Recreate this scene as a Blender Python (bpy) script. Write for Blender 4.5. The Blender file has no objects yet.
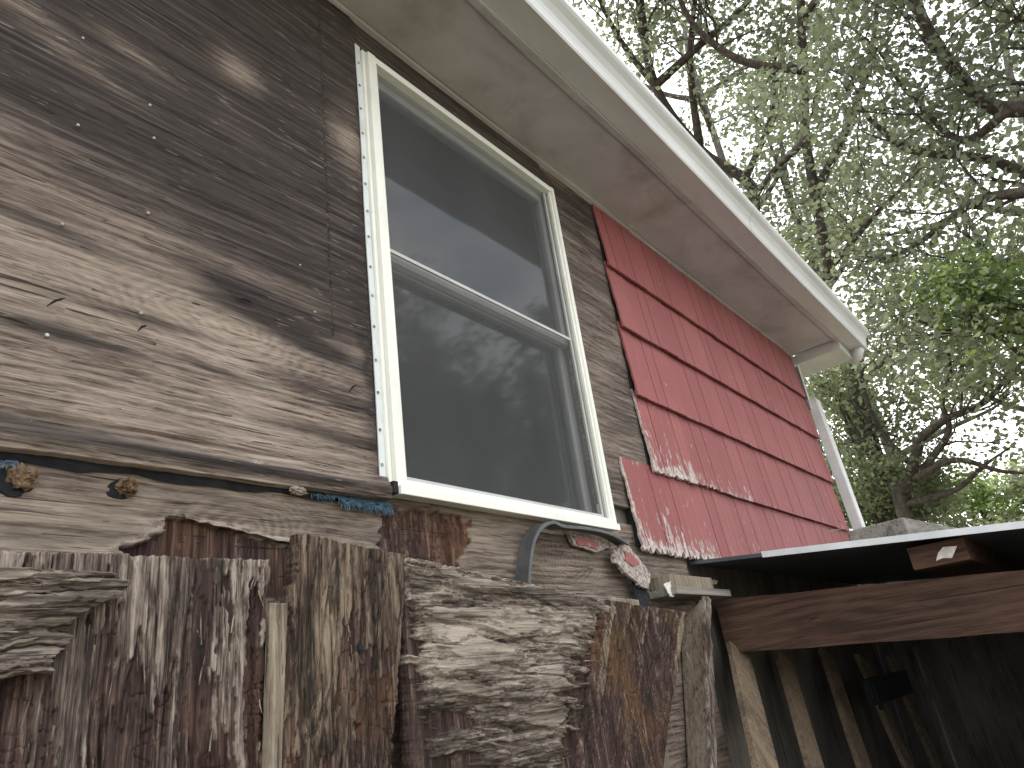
import bpy, bmesh, math, random
import numpy as np
from mathutils import Vector, Matrix

rnd = random.Random(7)
D, H = 1.10, 1.55                 # camera: metres from the wall plane y=0, metres above the ground
F = 724.0                         # focal length in pixels of the 1024 px wide frame

# ---------------------------------------------------------------- camera
XW = np.array([.6306, .2378, .7388]); XW /= np.linalg.norm(XW)          # wall direction in (right, down, forward)
ZW = np.array([-.1287, -.9067, .4018]); ZW -= XW * ZW.dot(XW); ZW /= np.linalg.norm(ZW)
YW = np.cross(ZW, XW)
scene = bpy.context.scene
C = scene.collection
cam = bpy.data.cameras.new('camera')
cam.lens = F / 1024 * 36; cam.sensor_width = 36
cam.clip_start = .02; cam.clip_end = 2000
camo = bpy.data.objects.new('camera', cam); C.objects.link(camo)
R_ = np.array([XW, YW, ZW])       # columns: right, down, forward in world
m = Matrix(((R_[0, 0], -R_[0, 1], -R_[0, 2], 0), (R_[1, 0], -R_[1, 1], -R_[1, 2], -D),
            (R_[2, 0], -R_[2, 1], -R_[2, 2], H), (0, 0, 0, 1)))
camo.matrix_world = m
scene.camera = camo

def ray(u, v):
    p = np.array([u - 512, v - 384, F])
    return np.array([p.dot(XW), p.dot(YW), p.dot(ZW)])
def wp(u, v, y=0.0):              # pixel -> point on the plane parallel to the wall at y
    r = ray(u, v); t = (y + D) / r[1]
    return Vector((r[0] * t, y, H + r[2] * t))
def xp(u, v, x):                  # pixel -> point on a plane across the wall at x
    r = ray(u, v); t = x / r[0]
    return Vector((x, -D + r[1] * t, H + r[2] * t))
def dp(u, v, dist):
    r = ray(u, v); r = r / np.linalg.norm(r) * dist
    return Vector((r[0], -D + r[1], H + r[2]))

# ---------------------------------------------------------------- world, sun, exposure
SUN_EL, SUN_AZ = math.radians(58), math.radians(20)     # azimuth of the sun clockwise from +y (behind the house)
w = bpy.data.worlds.new('World'); scene.world = w; w.use_nodes = True
nt = w.node_tree; nt.nodes.clear()
def wn(t, **k):
    n = nt.nodes.new(t)
    for a, b in k.items(): setattr(n, a, b)
    return n
wo = wn('ShaderNodeOutputWorld'); bg = wn('ShaderNodeBackground'); bg.inputs[1].default_value = .12
sky = wn('ShaderNodeTexSky', sky_type='NISHITA', sun_disc=False, sun_elevation=SUN_EL, sun_rotation=SUN_AZ)
sky.dust_density = 3.0; sky.air_density = 1.2
tc = wn('ShaderNodeTexCoord'); mp = wn('ShaderNodeMapping'); mp.inputs['Scale'].default_value = (1, 1, 2.2)
nz = wn('ShaderNodeTexNoise'); nz.inputs['Scale'].default_value = 2.1; nz.inputs['Detail'].default_value = 7
cr = wn('ShaderNodeValToRGB'); cr.color_ramp.elements[0].position = .27; cr.color_ramp.elements[1].position = .46
n2 = wn('ShaderNodeTexNoise'); n2.inputs['Scale'].default_value = 3.7; n2.inputs['Detail'].default_value = 5
c2 = wn('ShaderNodeValToRGB'); c2.color_ramp.elements[0].position = .35; c2.color_ramp.elements[1].position = .65
c2.color_ramp.elements[0].color = (3.7, 3.9, 4.2, 1); c2.color_ramp.elements[1].color = (7.9, 7.8, 7.6, 1)
mx = wn('ShaderNodeMix', data_type='RGBA')
L = nt.links.new
L(tc.outputs['Generated'], mp.inputs[0]); L(mp.outputs[0], nz.inputs[0]); L(mp.outputs[0], n2.inputs[0])
L(nz.outputs[0], cr.inputs[0]); L(n2.outputs[0], c2.inputs[0])
L(cr.outputs[0], mx.inputs[0]); L(sky.outputs[0], mx.inputs[6]); L(c2.outputs[0], mx.inputs[7])
L(mx.outputs[2], bg.inputs[0]); L(bg.outputs[0], wo.inputs[0])
sun = bpy.data.lights.new('sun', 'SUN'); sun.energy = 1.5; sun.angle = math.radians(12); sun.color = (1, .95, .88)
suno = bpy.data.objects.new('sun', sun); C.objects.link(suno)
sd = Vector((math.sin(SUN_AZ) * math.cos(SUN_EL), math.cos(SUN_AZ) * math.cos(SUN_EL), math.sin(SUN_EL)))
suno.rotation_euler = sd.to_track_quat('Z', 'Y').to_euler(); suno.location = (0, 3, 12)
vs = scene.view_settings
vs.view_transform = 'Standard'; vs.look = 'None'; vs.gamma = 1; vs.exposure = 2.05
scene.cycles.use_denoising = True
scene.cycles.max_bounces = 6; scene.cycles.transparent_max_bounces = 12

# ---------------------------------------------------------------- noise in numpy
def pnoise(x, y, seed=0):
    x = np.asarray(x, float); y = np.asarray(y, float)
    rs = np.random.RandomState(seed); perm = rs.permutation(512); perm = np.concatenate([perm, perm])
    ang = rs.rand(512) * 2 * np.pi; gx, gy = np.cos(ang), np.sin(ang)
    xi = np.floor(x).astype(int); yi = np.floor(y).astype(int); xf, yf = x - xi, y - yi
    u = xf * xf * xf * (xf * (xf * 6 - 15) + 10); v = yf * yf * yf * (yf * (yf * 6 - 15) + 10)
    def g(ix, iy, fx, fy):
        h = perm[(perm[ix & 511] + iy) & 511]
        return gx[h] * fx + gy[h] * fy
    a = g(xi, yi, xf, yf); b = g(xi + 1, yi, xf - 1, yf); c = g(xi, yi + 1, xf, yf - 1); d = g(xi + 1, yi + 1, xf - 1, yf - 1)
    return ((a + (b - a) * u) * (1 - v) + (c + (d - c) * u) * v) * 1.5
def fbm(x, y, seed=0, o=4, gain=.5):
    s, a, t = 0, 1.0, 0
    for i in range(o):
        s = s + a * pnoise(x * 2 ** i, y * 2 ** i, seed + i * 13); t += a; a *= gain
    return s / t
def sst(a, b, x):
    t = np.clip((x - a) / (b - a), 0, 1); return t * t * (3 - 2 * t)
def polysd(px, pz, poly):          # signed distance to a polygon, positive inside
    px, pz = np.asarray(px, float), np.asarray(pz, float)
    d = np.full(px.shape, 1e9); ins = np.zeros(px.shape, bool); n = len(poly)
    for i in range(n):
        x0, z0 = poly[i]; x1, z1 = poly[(i + 1) % n]
        ex, ez = x1 - x0, z1 - z0
        t = np.clip(((px - x0) * ex + (pz - z0) * ez) / (ex * ex + ez * ez + 1e-12), 0, 1)
        d = np.minimum(d, np.hypot(px - x0 - t * ex, pz - z0 - t * ez))
        c = ((z0 > pz) != (z1 > pz)) & (px < (x1 - x0) * (pz - z0) / (z1 - z0 + 1e-12) + x0)
        ins ^= c
    return np.where(ins, d, -d)
def pxpoly(pts, y=0.0): return [(wp(*p, y)[0], wp(*p, y)[2]) for p in pts]

# ---------------------------------------------------------------- object helpers
def tag(o, label=None, cat=None, group=None, kind=None):
    if label: o['label'] = label
    if cat: o['category'] = cat
    if group: o['group'] = group
    if kind: o['kind'] = kind
    return o
def empty(name, loc=(0, 0, 0)):
    o = bpy.data.objects.new(name, None); o.location = loc; o.empty_display_size = .1; C.objects.link(o); return o
def link(name, me, mat, parent=None, smooth=False):
    o = bpy.data.objects.new(name, me); C.objects.link(o)
    if mat is not None and not me.materials: me.materials.append(mat)
    if parent is not None:
        o.parent = parent
        o.matrix_parent_inverse = Matrix.Identity(4)
        # everything is modelled in world metres: undo the parents' offset
        off = Vector((0, 0, 0)); p = parent
        while p is not None: off += p.location; p = p.parent
        o.location = -off
    if smooth: me.polygons.foreach_set('use_smooth', [True] * len(me.polygons))
    return o
def pydata(name, v, f, mat, parent=None, smooth=False):
    me = bpy.data.meshes.new(name); me.from_pydata([tuple(p) for p in v], [], f); me.update()
    return link(name, me, mat, parent, smooth)
def bm_obj(name, bm, mat, parent=None, smooth=False):
    me = bpy.data.meshes.new(name); bmesh.ops.recalc_face_normals(bm, faces=bm.faces); bm.to_mesh(me); bm.free()
    return link(name, me, mat, parent, smooth)
def add_box(bm, lo, hi, bev=0.0, mtx=None):
    lo, hi = Vector(lo), Vector(hi)
    r = bmesh.ops.create_cube(bm, size=1)
    for v in r['verts']:
        v.co = Vector(((v.co.x + .5) * (hi.x - lo.x) + lo.x, (v.co.y + .5) * (hi.y - lo.y) + lo.y, (v.co.z + .5) * (hi.z - lo.z) + lo.z))
    vs_ = r['verts']
    if bev:
        es = list({e for v in vs_ for e in v.link_edges})
        rr = bmesh.ops.bevel(bm, geom=es, offset=bev, segments=2, affect='EDGES', profile=.6)
        vs_ = [v for v in rr['verts']]
    if mtx is not None:
        for v in vs_: v.co = mtx @ v.co
    return vs_
def box(name, lo, hi, mat, parent=None, bev=0.0, mtx=None):
    bm = bmesh.new(); add_box(bm, lo, hi, bev, mtx); return bm_obj(name, bm, mat, parent)
def extrude_profile(name, prof, axis, a, b, mat, parent=None, closed=True, seg=1, wob=None, smooth=False, caps=True):
    """prof: 2D points; axis 'x': (y,z) profile swept from x=a to b; axis 'z': (x,y) swept in z."""
    n = len(prof); vs_, fs = [], []
    for i in range(seg + 1):
        t = a + (b - a) * i / seg
        for (p, q) in prof:
            v = (t, p, q) if axis == 'x' else (p, t, q) if axis == 'y' else (p, q, t)
            if wob: v = wob(v)
            vs_.append(v)
    for i in range(seg):
        for j in range(n if closed else n - 1):
            k = (j + 1) % n
            fs.append((i * n + j, i * n + k, (i + 1) * n + k, (i + 1) * n + j))
    if closed and caps: fs += [tuple(range(n)), tuple(range(seg * n, seg * n + n))[::-1]]
    bm = bmesh.new(); me = bpy.data.meshes.new('t'); me.from_pydata(vs_, [], fs); bm.from_mesh(me); bpy.data.meshes.remove(me)
    return bm_obj(name, bm, mat, parent, smooth)
def set_attr(me, name, arr):
    a = me.attributes.new(name, 'FLOAT', 'POINT'); a.data.foreach_set('value', np.asarray(arr, np.float32).ravel())
def grid_mesh(name, P, attrs, mat, parent, keep=None, back=None, smooth=True):
    """P: (n, m, 3) front surface. keep: (n-1, m-1) faces kept. back: (n, m, 3) where the rim walls end."""
    n, m_ = P.shape[:2]; idx = np.arange(n * m_).reshape(n, m_)
    q = np.stack([idx[:-1, :-1], idx[:-1, 1:], idx[1:, 1:], idx[1:, :-1]], -1).reshape(-1, 4)
    k = np.ones((n - 1, m_ - 1), bool) if keep is None else keep
    q = q[k.ravel()]; verts = P.reshape(-1, 3); at = {a: np.asarray(b, float).ravel() for a, b in attrs.items()}
    if back is not None:
        verts = np.concatenate([verts, back.reshape(-1, 3)]); at = {a: np.concatenate([b, b]) for a, b in at.items()}
        off = n * m_; kp = np.pad(k, 1); rim = []
        def rimq(a, b): rim.append(np.stack([b, a, a + off, b + off], -1))
        e = kp[1:-1, 1:-1] & ~kp[:-2, 1:-1]; rimq(idx[:-1, :-1][e], idx[:-1, 1:][e])
        e = kp[1:-1, 1:-1] & ~kp[2:, 1:-1]; rimq(idx[1:, 1:][e], idx[1:, :-1][e])
        e = kp[1:-1, 1:-1] & ~kp[1:-1, :-2]; rimq(idx[1:, :-1][e], idx[:-1, :-1][e])
        e = kp[1:-1, 1:-1] & ~kp[1:-1, 2:]; rimq(idx[:-1, 1:][e], idx[1:, 1:][e])
        q = np.concatenate([q] + rim)
    used = np.zeros(len(verts), bool); used[q.ravel()] = True
    re = np.cumsum(used) - 1; verts = verts[used]; q = re[q]; at = {a: b[used] for a, b in at.items()}
    me = bpy.data.meshes.new(name)
    me.vertices.add(len(verts)); me.vertices.foreach_set('co', verts.astype(np.float32).ravel())
    me.loops.add(len(q) * 4); me.loops.foreach_set('vertex_index', q.astype(np.int32).ravel())
    me.polygons.add(len(q)); me.polygons.foreach_set('loop_start', np.arange(0, len(q) * 4, 4, dtype=np.int32))
    me.polygons.foreach_set('use_smooth', np.full(len(q), smooth))
    me.update(); me.validate()
    for a, b in at.items(): set_attr(me, a, b)
    return link(name, me, mat, parent)
def tube(pts, rad, sides=6):
    vs_, fs = [], []; n = len(pts); prev = None
    for i, p in enumerate(pts):
        t = (Vector(pts[min(i + 1, n - 1)]) - Vector(pts[max(i - 1, 0)])).normalized()
        a = prev if prev is not None else (Vector((0, 0, 1)) if abs(t.z) < .9 else Vector((1, 0, 0)))
        s = t.cross(a).normalized(); b = s.cross(t); prev = b
        r = rad[i] if hasattr(rad, '__len__') else rad
        for k in range(sides):
            an = 2 * math.pi * k / sides
            vs_.append(Vector(p) + s * (math.cos(an) * r) + b * (math.sin(an) * r))
    for i in range(n - 1):
        for k in range(sides):
            k2 = (k + 1) % sides
            fs.append((i * sides + k, i * sides + k2, (i + 1) * sides + k2, (i + 1) * sides + k))
    fs += [tuple(range(sides))[::-1], tuple(range((n - 1) * sides, n * sides))]
    return vs_, fs

# ---------------------------------------------------------------- materials
class M:
    def __init__(s, name, rough=.7, spec=.3):
        s.m = bpy.data.materials.new(name); s.m.use_nodes = True; s.t = s.m.node_tree
        s.b = s.t.nodes['Principled BSDF']; s.out = s.t.nodes['Material Output']
        s.b.inputs['Roughness'].default_value = rough; s.b.inputs['Specular IOR Level'].default_value = spec
        s.co = s.n('ShaderNodeTexCoord').outputs['Object']
    def n(s, t, **k):
        n = s.t.nodes.new(t)
        for a, b in k.items(): setattr(n, a, b)
        return n
    def l(s, a, b): s.t.links.new(a, b)
    def put(s, sock, v):
        if hasattr(v, 'is_output'): s.l(v, sock)
        elif isinstance(v, (tuple, list)) and len(v) == 3 and sock.type == 'RGBA': sock.default_value = (*v, 1)
        else: sock.default_value = v
    def map(s, scale, loc=(0, 0, 0), rot=(0, 0, 0), co=None):
        n = s.n('ShaderNodeMapping'); s.l(co or s.co, n.inputs[0])
        n.inputs['Scale'].default_value = scale; n.inputs['Location'].default_value = loc; n.inputs['Rotation'].default_value = rot
        return n.outputs[0]
    def noise(s, scale, vec=None, detail=4, rough=.55, dist=0):
        n = s.n('ShaderNodeTexNoise'); s.l(vec or s.co, n.inputs[0])
        n.inputs['Scale'].default_value = scale; n.inputs['Detail'].default_value = detail
        n.inputs['Roughness'].default_value = rough; n.inputs['Distortion'].default_value = dist
        return n.outputs[0]
    def wave(s, scale, vec, dist, detail, dscale, dirn='Z'):
        n = s.n('ShaderNodeTexWave', wave_type='BANDS', bands_direction=dirn, wave_profile='SIN'); s.l(vec, n.inputs[0])
        for a, b in (('Scale', scale), ('Distortion', dist), ('Detail', detail), ('Detail Scale', dscale)): n.inputs[a].default_value = b
        return n.outputs[1]
    def ramp(s, v, stops):
        n = s.n('ShaderNodeValToRGB'); s.l(v, n.inputs[0]); e = n.color_ramp.elements
        while len(e) < len(stops): e.new(.5)
        for i, (p, c) in enumerate(stops):
            e[i].position = p; e[i].color = (c, c, c, 1) if isinstance(c, (int, float)) else (*c, 1)
        return n.outputs[0]
    def mix(s, f, a, b, mode='MIX'):
        n = s.n('ShaderNodeMix', data_type='RGBA', blend_type=mode)
        s.put(n.inputs[0], f); s.put(n.inputs[6], a); s.put(n.inputs[7], b); return n.outputs[2]
    def math(s, op, a, b=0.0, clamp=False):
        n = s.n('ShaderNodeMath', operation=op, use_clamp=clamp); s.put(n.inputs[0], a); s.put(n.inputs[1], b); return n.outputs[0]
    def attr(s, name):
        n = s.n('ShaderNodeAttribute', attribute_name=name); return n.outputs['Fac']
    def rand(s): return s.n('ShaderNodeObjectInfo').outputs['Random']
    def bump(s, h, dist=.002, strength=1.0):
        n = s.n('ShaderNodeBump'); s.l(h, n.inputs['Height']); n.inputs['Distance'].default_value = dist
        n.inputs['Strength'].default_value = strength; s.l(n.outputs[0], s.b.inputs['Normal'])
    def col(s, c): s.put(s.b.inputs['Base Color'], c); return s
    def rough(s, c): s.put(s.b.inputs['Roughness'], c); return s
MAT = {}
def wood(name, axis, light, mid, dark, red=None, stain=False, ply=False, fine=1.0, wavy=.35, fleck=.5, bump=.0012, moss=False, dirty=.35, calm=False, rings=()):
    """weathered wood, grain along `axis` ('x','z','y'); attributes: stain (0..1 dark algae), ply (0 grey face .. 1 rotten core)"""
    k = M(name, .85, .2)
    def sc(a, b): return tuple(a if ax == axis else b for ax in 'xyz')
    g1 = k.noise(1, k.map(sc(2.6 * fine, 120 * fine)), 5, .66, .5)
    g2 = k.noise(1, k.map(sc(11 * fine, 330 * fine)), 4, .7, .3)
    wv = k.wave(5.5 * fine, k.map(sc(.9, 3.2)), 9, 3, .75, 'Z' if axis != 'z' else 'X')
    big = k.noise(1, k.map(sc(2.2, 5.5) if calm else sc(1.6, 6)), 5, .6, .8)
    g3 = k.noise(1, k.map(sc(30 * fine, 900 * fine)), 2, .6)
    f = k.math('ADD', k.math('MULTIPLY', g1, .26 if calm else .48), k.math('ADD', k.math('MULTIPLY', g2, .46 if calm else .42), k.math('MULTIPLY', g3, .28 if calm else .10)))
    for (cx, cz, rr, sx_) in rings:      # cathedral figure: nested ovals of early and late wood
        vm = k.map((sx_, 0, 1), (-cx * sx_, 0, -cz))
        ln_ = k.n('ShaderNodeVectorMath', operation='LENGTH'); k.l(vm, ln_.inputs[0])
        rad_ = k.math('ADD', ln_.outputs['Value'], k.math('MULTIPLY', k.math('SUBTRACT', k.noise(1, k.map(sc(3, 11)), 3, .5), .5), .10))
        sn_ = k.math('SINE', k.math('MULTIPLY', rad_, 620.0))
        f = k.math('ADD', f, k.math('MULTIPLY', sn_, k.ramp(k.math('DIVIDE', ln_.outputs['Value'], rr), [(.3, .034), (1.0, 0.0)])))
    wv2 = k.wave(26 * fine, k.map(sc(1.3, 3.0)), 15, 2, .45, 'Z' if axis != 'z' else 'X')
    f = k.math('ADD', f, k.math('MULTIPLY', k.math('SUBTRACT', wv2, .5), k.ramp(k.noise(2.3, k.map((1, 1, 1), (3, 1, 7)), 3), [(.46, 0.0), (.66, .16 * (wavy > .3))])))
    f = k.math('ADD', f, k.math('MULTIPLY', k.math('SUBTRACT', wv, .5), wavy * .3))
    f = k.math('ADD', f, k.math('MULTIPLY', k.math('SUBTRACT', big, .5), .5 if calm else .62))
    c = k.ramp(f, [(.37, dark), (.46, mid), (.57, light), (.68, tuple(min(1, x * 1.3) for x in light))])
    crk = k.ramp(k.noise(1, k.map(sc(5 * fine, 190 * fine), (7, 3, 5)), 3, .55, .4), [(.33, 1.0), (.38, 0.0)])
    dirt = k.ramp(k.noise(1, k.map(sc(9, 26), (2, 8, 4)), 6, .7, .6), [(.5, 0.0), (.68, dirty)])
    if stain:
        st = k.attr('stain')
        st = k.math('ADD', st, k.math('MULTIPLY', k.math('SUBTRACT', k.noise(1, k.map(sc(5, 45)), 5, .65, .4), .5), k.math('MULTIPLY', k.math('SUBTRACT', 1.0, k.math('ABSOLUTE', k.math('SUBTRACT', k.math('MULTIPLY', st, 2.0), 1.0))), 1.7)), True)
        dk = k.ramp(g1, [(.35, (.016, .014, .0135)), (.55, (.042, .034, .032)), (.70, (.105, .084, .074))])
        c = k.mix(st, c, dk)
        fl = k.ramp(k.noise(1, k.map(sc(16, 170)), 2, .5), [(.66, 0.0), (.72, 1.0)])
        fl = k.math('MULTIPLY', fl, k.ramp(k.noise(3.1, None, 3), [(.42, 0.0), (.6, fleck)]))
        c = k.mix(fl, c, (.34, .30, .265))
    if ply:
        pl = k.attr('ply')
        ga = k.noise(1, k.map((95, 95, 5)), 5, .65, .5)
        ga = k.math('ADD', k.math('MULTIPLY', ga, .7), k.math('MULTIPLY', k.noise(1, k.map((330, 330, 22)), 3, .6), .3))
        rc = k.ramp(ga, [(.36, (.010, .007, .007)), (.47, (.034, .020, .018)), (.57, (.08, .052, .043)), (.68, (.24, .19, .155))])
        if red: rc = k.mix(k.ramp(k.noise(4.5, None, 4), [(.5, 0.0), (.7, .75)]), rc, k.ramp(ga, [(.35, (.05, .022, .012)), (.6, red), (.75, tuple(min(1, x * 1.6) for x in red))]))
        c = k.mix(pl, c, rc)
    if moss:
        c = k.mix(k.ramp(k.noise(7, None, 5), [(.62, 0.0), (.75, .5)]), c, (.05, .055, .018))
    c = k.mix(dirt, c, tuple(x * .9 for x in dark))
    c = k.mix(k.math('MULTIPLY', crk, .8), c, (.012, .010, .009))
    k.col(c)
    hgt = k.math('SUBTRACT', k.math('ADD', k.math('MULTIPLY', g1, .6), k.math('MULTIPLY', g3, .2)), k.math('MULTIPLY', crk, .5))
    hgt = k.math('ADD', hgt, k.math('MULTIPLY', g2, .4))
    if ply:
        hgt = k.math('ADD', k.math('MULTIPLY', hgt, k.math('SUBTRACT', 1.0, k.attr('ply'))), k.math('MULTIPLY', ga, k.attr('ply')))
    k.bump(hgt, bump)
    k.rough(k.ramp(big, [(.3, .75), (.7, .95)]))
    MAT[name] = k.m; return k
wood('plywood_weathered', 'x', (.275, .225, .188), (.165, .129, .106), (.058, .044, .037), stain=True, ply=False, wavy=.25, calm=True, dirty=.2, rings=[(*wp(232, 332)[:1], wp(232, 332).z, .15, .42)])
wood('plywood_lower', 'x', (.27, .225, .185), (.165, .13, .105), (.06, .046, .038), red=(.16, .078, .036), stain=True, ply=True, wavy=.25, fleck=.2, calm=True, dirty=.2, rings=[(wp(570, 560).x, wp(570, 560).z, .13, .6), (wp(250, 525).x, wp(250, 525).z, .10, .5)])
wood('rot_vertical', dirty=.8, axis='z', light=(.30, .26, .22), mid=(.12, .092, .076), dark=(.03, .022, .02), red=(.10, .052, .038), ply=True, wavy=.15, bump=.0009)
wood('rot_vertical_brown', dirty=.8, axis='z', light=(.19, .145, .108), mid=(.072, .05, .037), dark=(.018, .014, .011), red=(.15, .08, .038), ply=True, wavy=.25, moss=True, bump=.0009)
wood('rot_horizontal', dirty=.75, axis='x', light=(.30, .262, .22), mid=(.135, .11, .09), dark=(.035, .028, .024), red=(.10, .05, .033), ply=True, wavy=.15, bump=.0008)
wood('plank_pale', 'z', (.25, .212, .165), (.17, .138, .104), (.08, .062, .048), wavy=.1, dirty=.12)
wood('beam_wood', 'y', (.085, .050, .036), (.062, .036, .026), (.036, .021, .016), wavy=.35, fine=.6)
wood('plank_grey', 'z', (.13, .117, .105), (.088, .08, .073), (.04, .036, .034), wavy=.1)
wood('shed_plank', 'z', (.20, .15, .105), (.14, .105, .075), (.065, .05, .038), wavy=.1)
wood('timber_grey', 'x', (.26, .245, .22), (.20, .187, .167), (.12, .11, .098), wavy=.1, dirty=.1, fine=.5)
wood('endgrain_red', 'y', (.14, .07, .042), (.09, .045, .028), (.04, .02, .013), wavy=1.0, fine=.7)

k = M('paint_red', .62, .3)        # old red paint, chipped towards grey wood
ga = k.noise(1, k.map((70, 60, 2.5)), 3, .6)
base = k.ramp(k.noise(3, None, 5), [(.3, (.265, .085, .088)), (.7, (.335, .118, .116))])
base = k.mix(k.math('MULTIPLY', k.rand(), .6), base, (.235, .072, .075))
base = k.mix(k.ramp(ga, [(.35, .2), (.6, 0.0)]), base, (.16, .045, .046))
wear = k.attr('wear')
ws = k.math('ADD', k.noise(1, k.map((60, 60, 17)), 6, .68, .5), k.math('MULTIPLY', wear, .36))
chip = k.ramp(ws, [(.685, 0.0), (.70, 1.0)])
c = k.mix(chip, base, k.ramp(k.noise(60, None, 4), [(.35, (.30, .235, .215)), (.65, (.56, .50, .47))]))
k.col(c); k.bump(k.math('SUBTRACT', k.math('MULTIPLY', ga, .5), k.math('MULTIPLY', chip, .8)), .0012)
MAT['red'] = k.m

k = M('soffit_paint', .7, .25)
n_ = k.noise(3.2, k.map((1, 1.6, 1)), 6, .62, .5)
c = k.ramp(n_, [(.28, (.36, .335, .34)), (.45, (.46, .44, .445)), (.7, (.55, .535, .54))])
c = k.mix(k.ramp(k.noise(9, None, 6, .7), [(.58, 0.0), (.74, .6)]), c, (.62, .60, .56))
c = k.mix(k.ramp(k.noise(2.1, k.map((1, 1, 1), (4, 2, 1)), 5, .6), [(.56, 0.0), (.72, .6)]), c, (.22, .165, .14))
k.col(c); k.bump(k.noise(60, None, 4), .0006); MAT['soffit'] = k.m
k = M('white_metal', .42, .45)
c = k.ramp(k.noise(2.4, k.map((.7, 3, 3)), 5, .6), [(.3, (.48, .49, .485)), (.7, (.60, .615, .61))])
c = k.mix(k.ramp(k.noise(6, k.map((.4, 1, 5)), 6, .65), [(.55, 0.0), (.8, .5)]), c, (.38, .36, .32))
k.col(c); MAT['white_metal'] = k.m
k = M('vinyl_white', .38, .4)
c = k.ramp(k.noise(4, None, 4), [(.3, (.70, .71, .655)), (.7, (.79, .80, .74))])
c = k.mix(k.ramp(k.noise(11, k.map((1, 1, .6)), 6, .7), [(.56, 0.0), (.78, .45)]), c, (.47, .45, .39))
k.col(c); MAT['vinyl'] = k.m
k = M('flange_vinyl', .4, .4)
k.col(k.mix(k.ramp(k.noise(14, None, 5, .7), [(.5, 0.0), (.75, .6)]), (.62, .67, .68), (.40, .39, .37))); MAT['flange'] = k.m
k = M('sash_grey', .45, .4); k.col(k.ramp(k.noise(8, None, 4), [(.3, (.40, .405, .40)), (.7, (.50, .505, .50))])); MAT['sash'] = k.m
k = M('screw_steel', .5, .5); k.b.inputs['Metallic'].default_value = .6
k.col(k.ramp(k.noise(90, None, 3), [(.4, (.16, .13, .11)), (.65, (.36, .35, .34))])); MAT['screw'] = k.m
k = M('nail_galv', .45, .5); k.col(k.ramp(k.noise(120, None, 3), [(.4, (.20, .20, .21)), (.65, (.42, .42, .42))])); MAT['nail'] = k.m
def simple(name, lo, hi, sc=8, rough=.8, spec=.2, bump=.001):
    k = M(name, rough, spec); n = k.noise(sc, None, 5, .62); k.col(k.ramp(n, [(.32, lo), (.68, hi)])); k.bump(n, bump); MAT[name] = k.m; return k
simple('felt_black', (.008, .009, .011), (.022, .024, .028), 30)
simple('tarp_blue', (.012, .026, .045), (.07, .125, .175), 60)
simple('flashing_metal', (.07, .076, .08), (.15, .158, .162), 14, .5, .5, .0004).b.inputs['Metallic'].default_value = .55
simple('rotten_plug', (.04, .025, .015), (.22, .145, .09), 90, .9)
simple('mortar_pale', (.13, .10, .09), (.50, .45, .42), 110, .95, .1, .003)
simple('roof_metal_dark', (.05, .056, .07), (.09, .10, .12), 6, .6)
simple('drip_white', (.50, .53, .56), (.66, .69, .72), 9, .4, .4, .0003)
simple('bark', (.035, .029, .025), (.10, .085, .072), 16, .95, .1, .01)
simple('bark_grey', (.05, .046, .042), (.135, .122, .11), 16, .95, .1, .01)
simple('interior', (.03, .031, .034), (.05, .052, .056), 2)
simple('asphalt_shingle', (.04, .038, .037), (.085, .08, .078), 40, .95)
simple('ground_dirt', (.13, .115, .08), (.22, .20, .14), 1.2, .95, .1, .02)
simple('paper_white', (.5, .48, .45), (.78, .76, .73), 40, .8)
simple('dry_stem', (.20, .17, .09), (.36, .32, .19), 30, .9)
k = M('glass'); t = k.t; t.nodes.remove(k.b)                       # thin window pane: clear with a Fresnel reflection
tr = k.n('ShaderNodeBsdfTransparent'); tr.inputs[0].default_value = (.86, .9, .89, 1)
gl = k.n('ShaderNodeBsdfGlossy'); gl.inputs['Roughness'].default_value = .05; gl.inputs[0].default_value = (1, 1, 1, 1)
fr = k.n('ShaderNodeFresnel'); fr.inputs[0].default_value = 1.75
bp = k.n('ShaderNodeBump'); bp.inputs['Distance'].default_value = .004; bp.inputs['Strength'].default_value = .25
k.l(k.noise(3.0, None, 2), bp.inputs['Height']); k.l(bp.outputs[0], gl.inputs['Normal'])
ms = k.n('ShaderNodeMixShader'); k.l(fr.outputs[0], ms.inputs[0]); k.l(tr.outputs[0], ms.inputs[1]); k.l(gl.outputs[0], ms.inputs[2])
k.l(ms.outputs[0], k.out.inputs[0]); MAT['glass'] = k.m
k = M('screen_mesh'); t = k.t; t.nodes.remove(k.b)                 # fibreglass insect screen: mostly open, grey threads
tr = k.n('ShaderNodeBsdfTransparent'); df = k.n('ShaderNodeBsdfDiffuse'); df.inputs[0].default_value = (.115, .12, .124, 1)
ms = k.n('ShaderNodeMixShader'); k.l(tr.outputs[0], ms.inputs[1]); k.l(df.outputs[0], ms.inputs[2])
k.l(k.ramp(k.noise(5, k.map((1, 1, .4)), 4), [(.3, .38), (.7, .48)]), ms.inputs[0]); k.l(ms.outputs[0], k.out.inputs[0]); MAT['screen'] = k.m
def leafmat(name, lo, hi, tr_col, trw=.45):
    k = M(name, .5, .35)
    g = k.n('ShaderNodeNewGeometry').outputs['Random Per Island']
    c = k.ramp(g, [(0, lo), (.6, hi), (1, tuple(x * 1.35 for x in hi))]); k.col(c)
    tl = k.n('ShaderNodeBsdfTranslucent'); k.put(tl.inputs[0], k.mix(g, tr_col, tuple(x * .6 for x in tr_col)))
    ms = k.n('ShaderNodeMixShader'); ms.inputs[0].default_value = trw
    k.l(k.b.outputs[0], ms.inputs[1]); k.l(tl.outputs[0], ms.inputs[2]); k.l(ms.outputs[0], k.out.inputs[0]); MAT[name] = k.m
leafmat('leaf_oak', (.045, .060, .044), (.095, .116, .08), (.21, .24, .13), .5)
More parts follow.
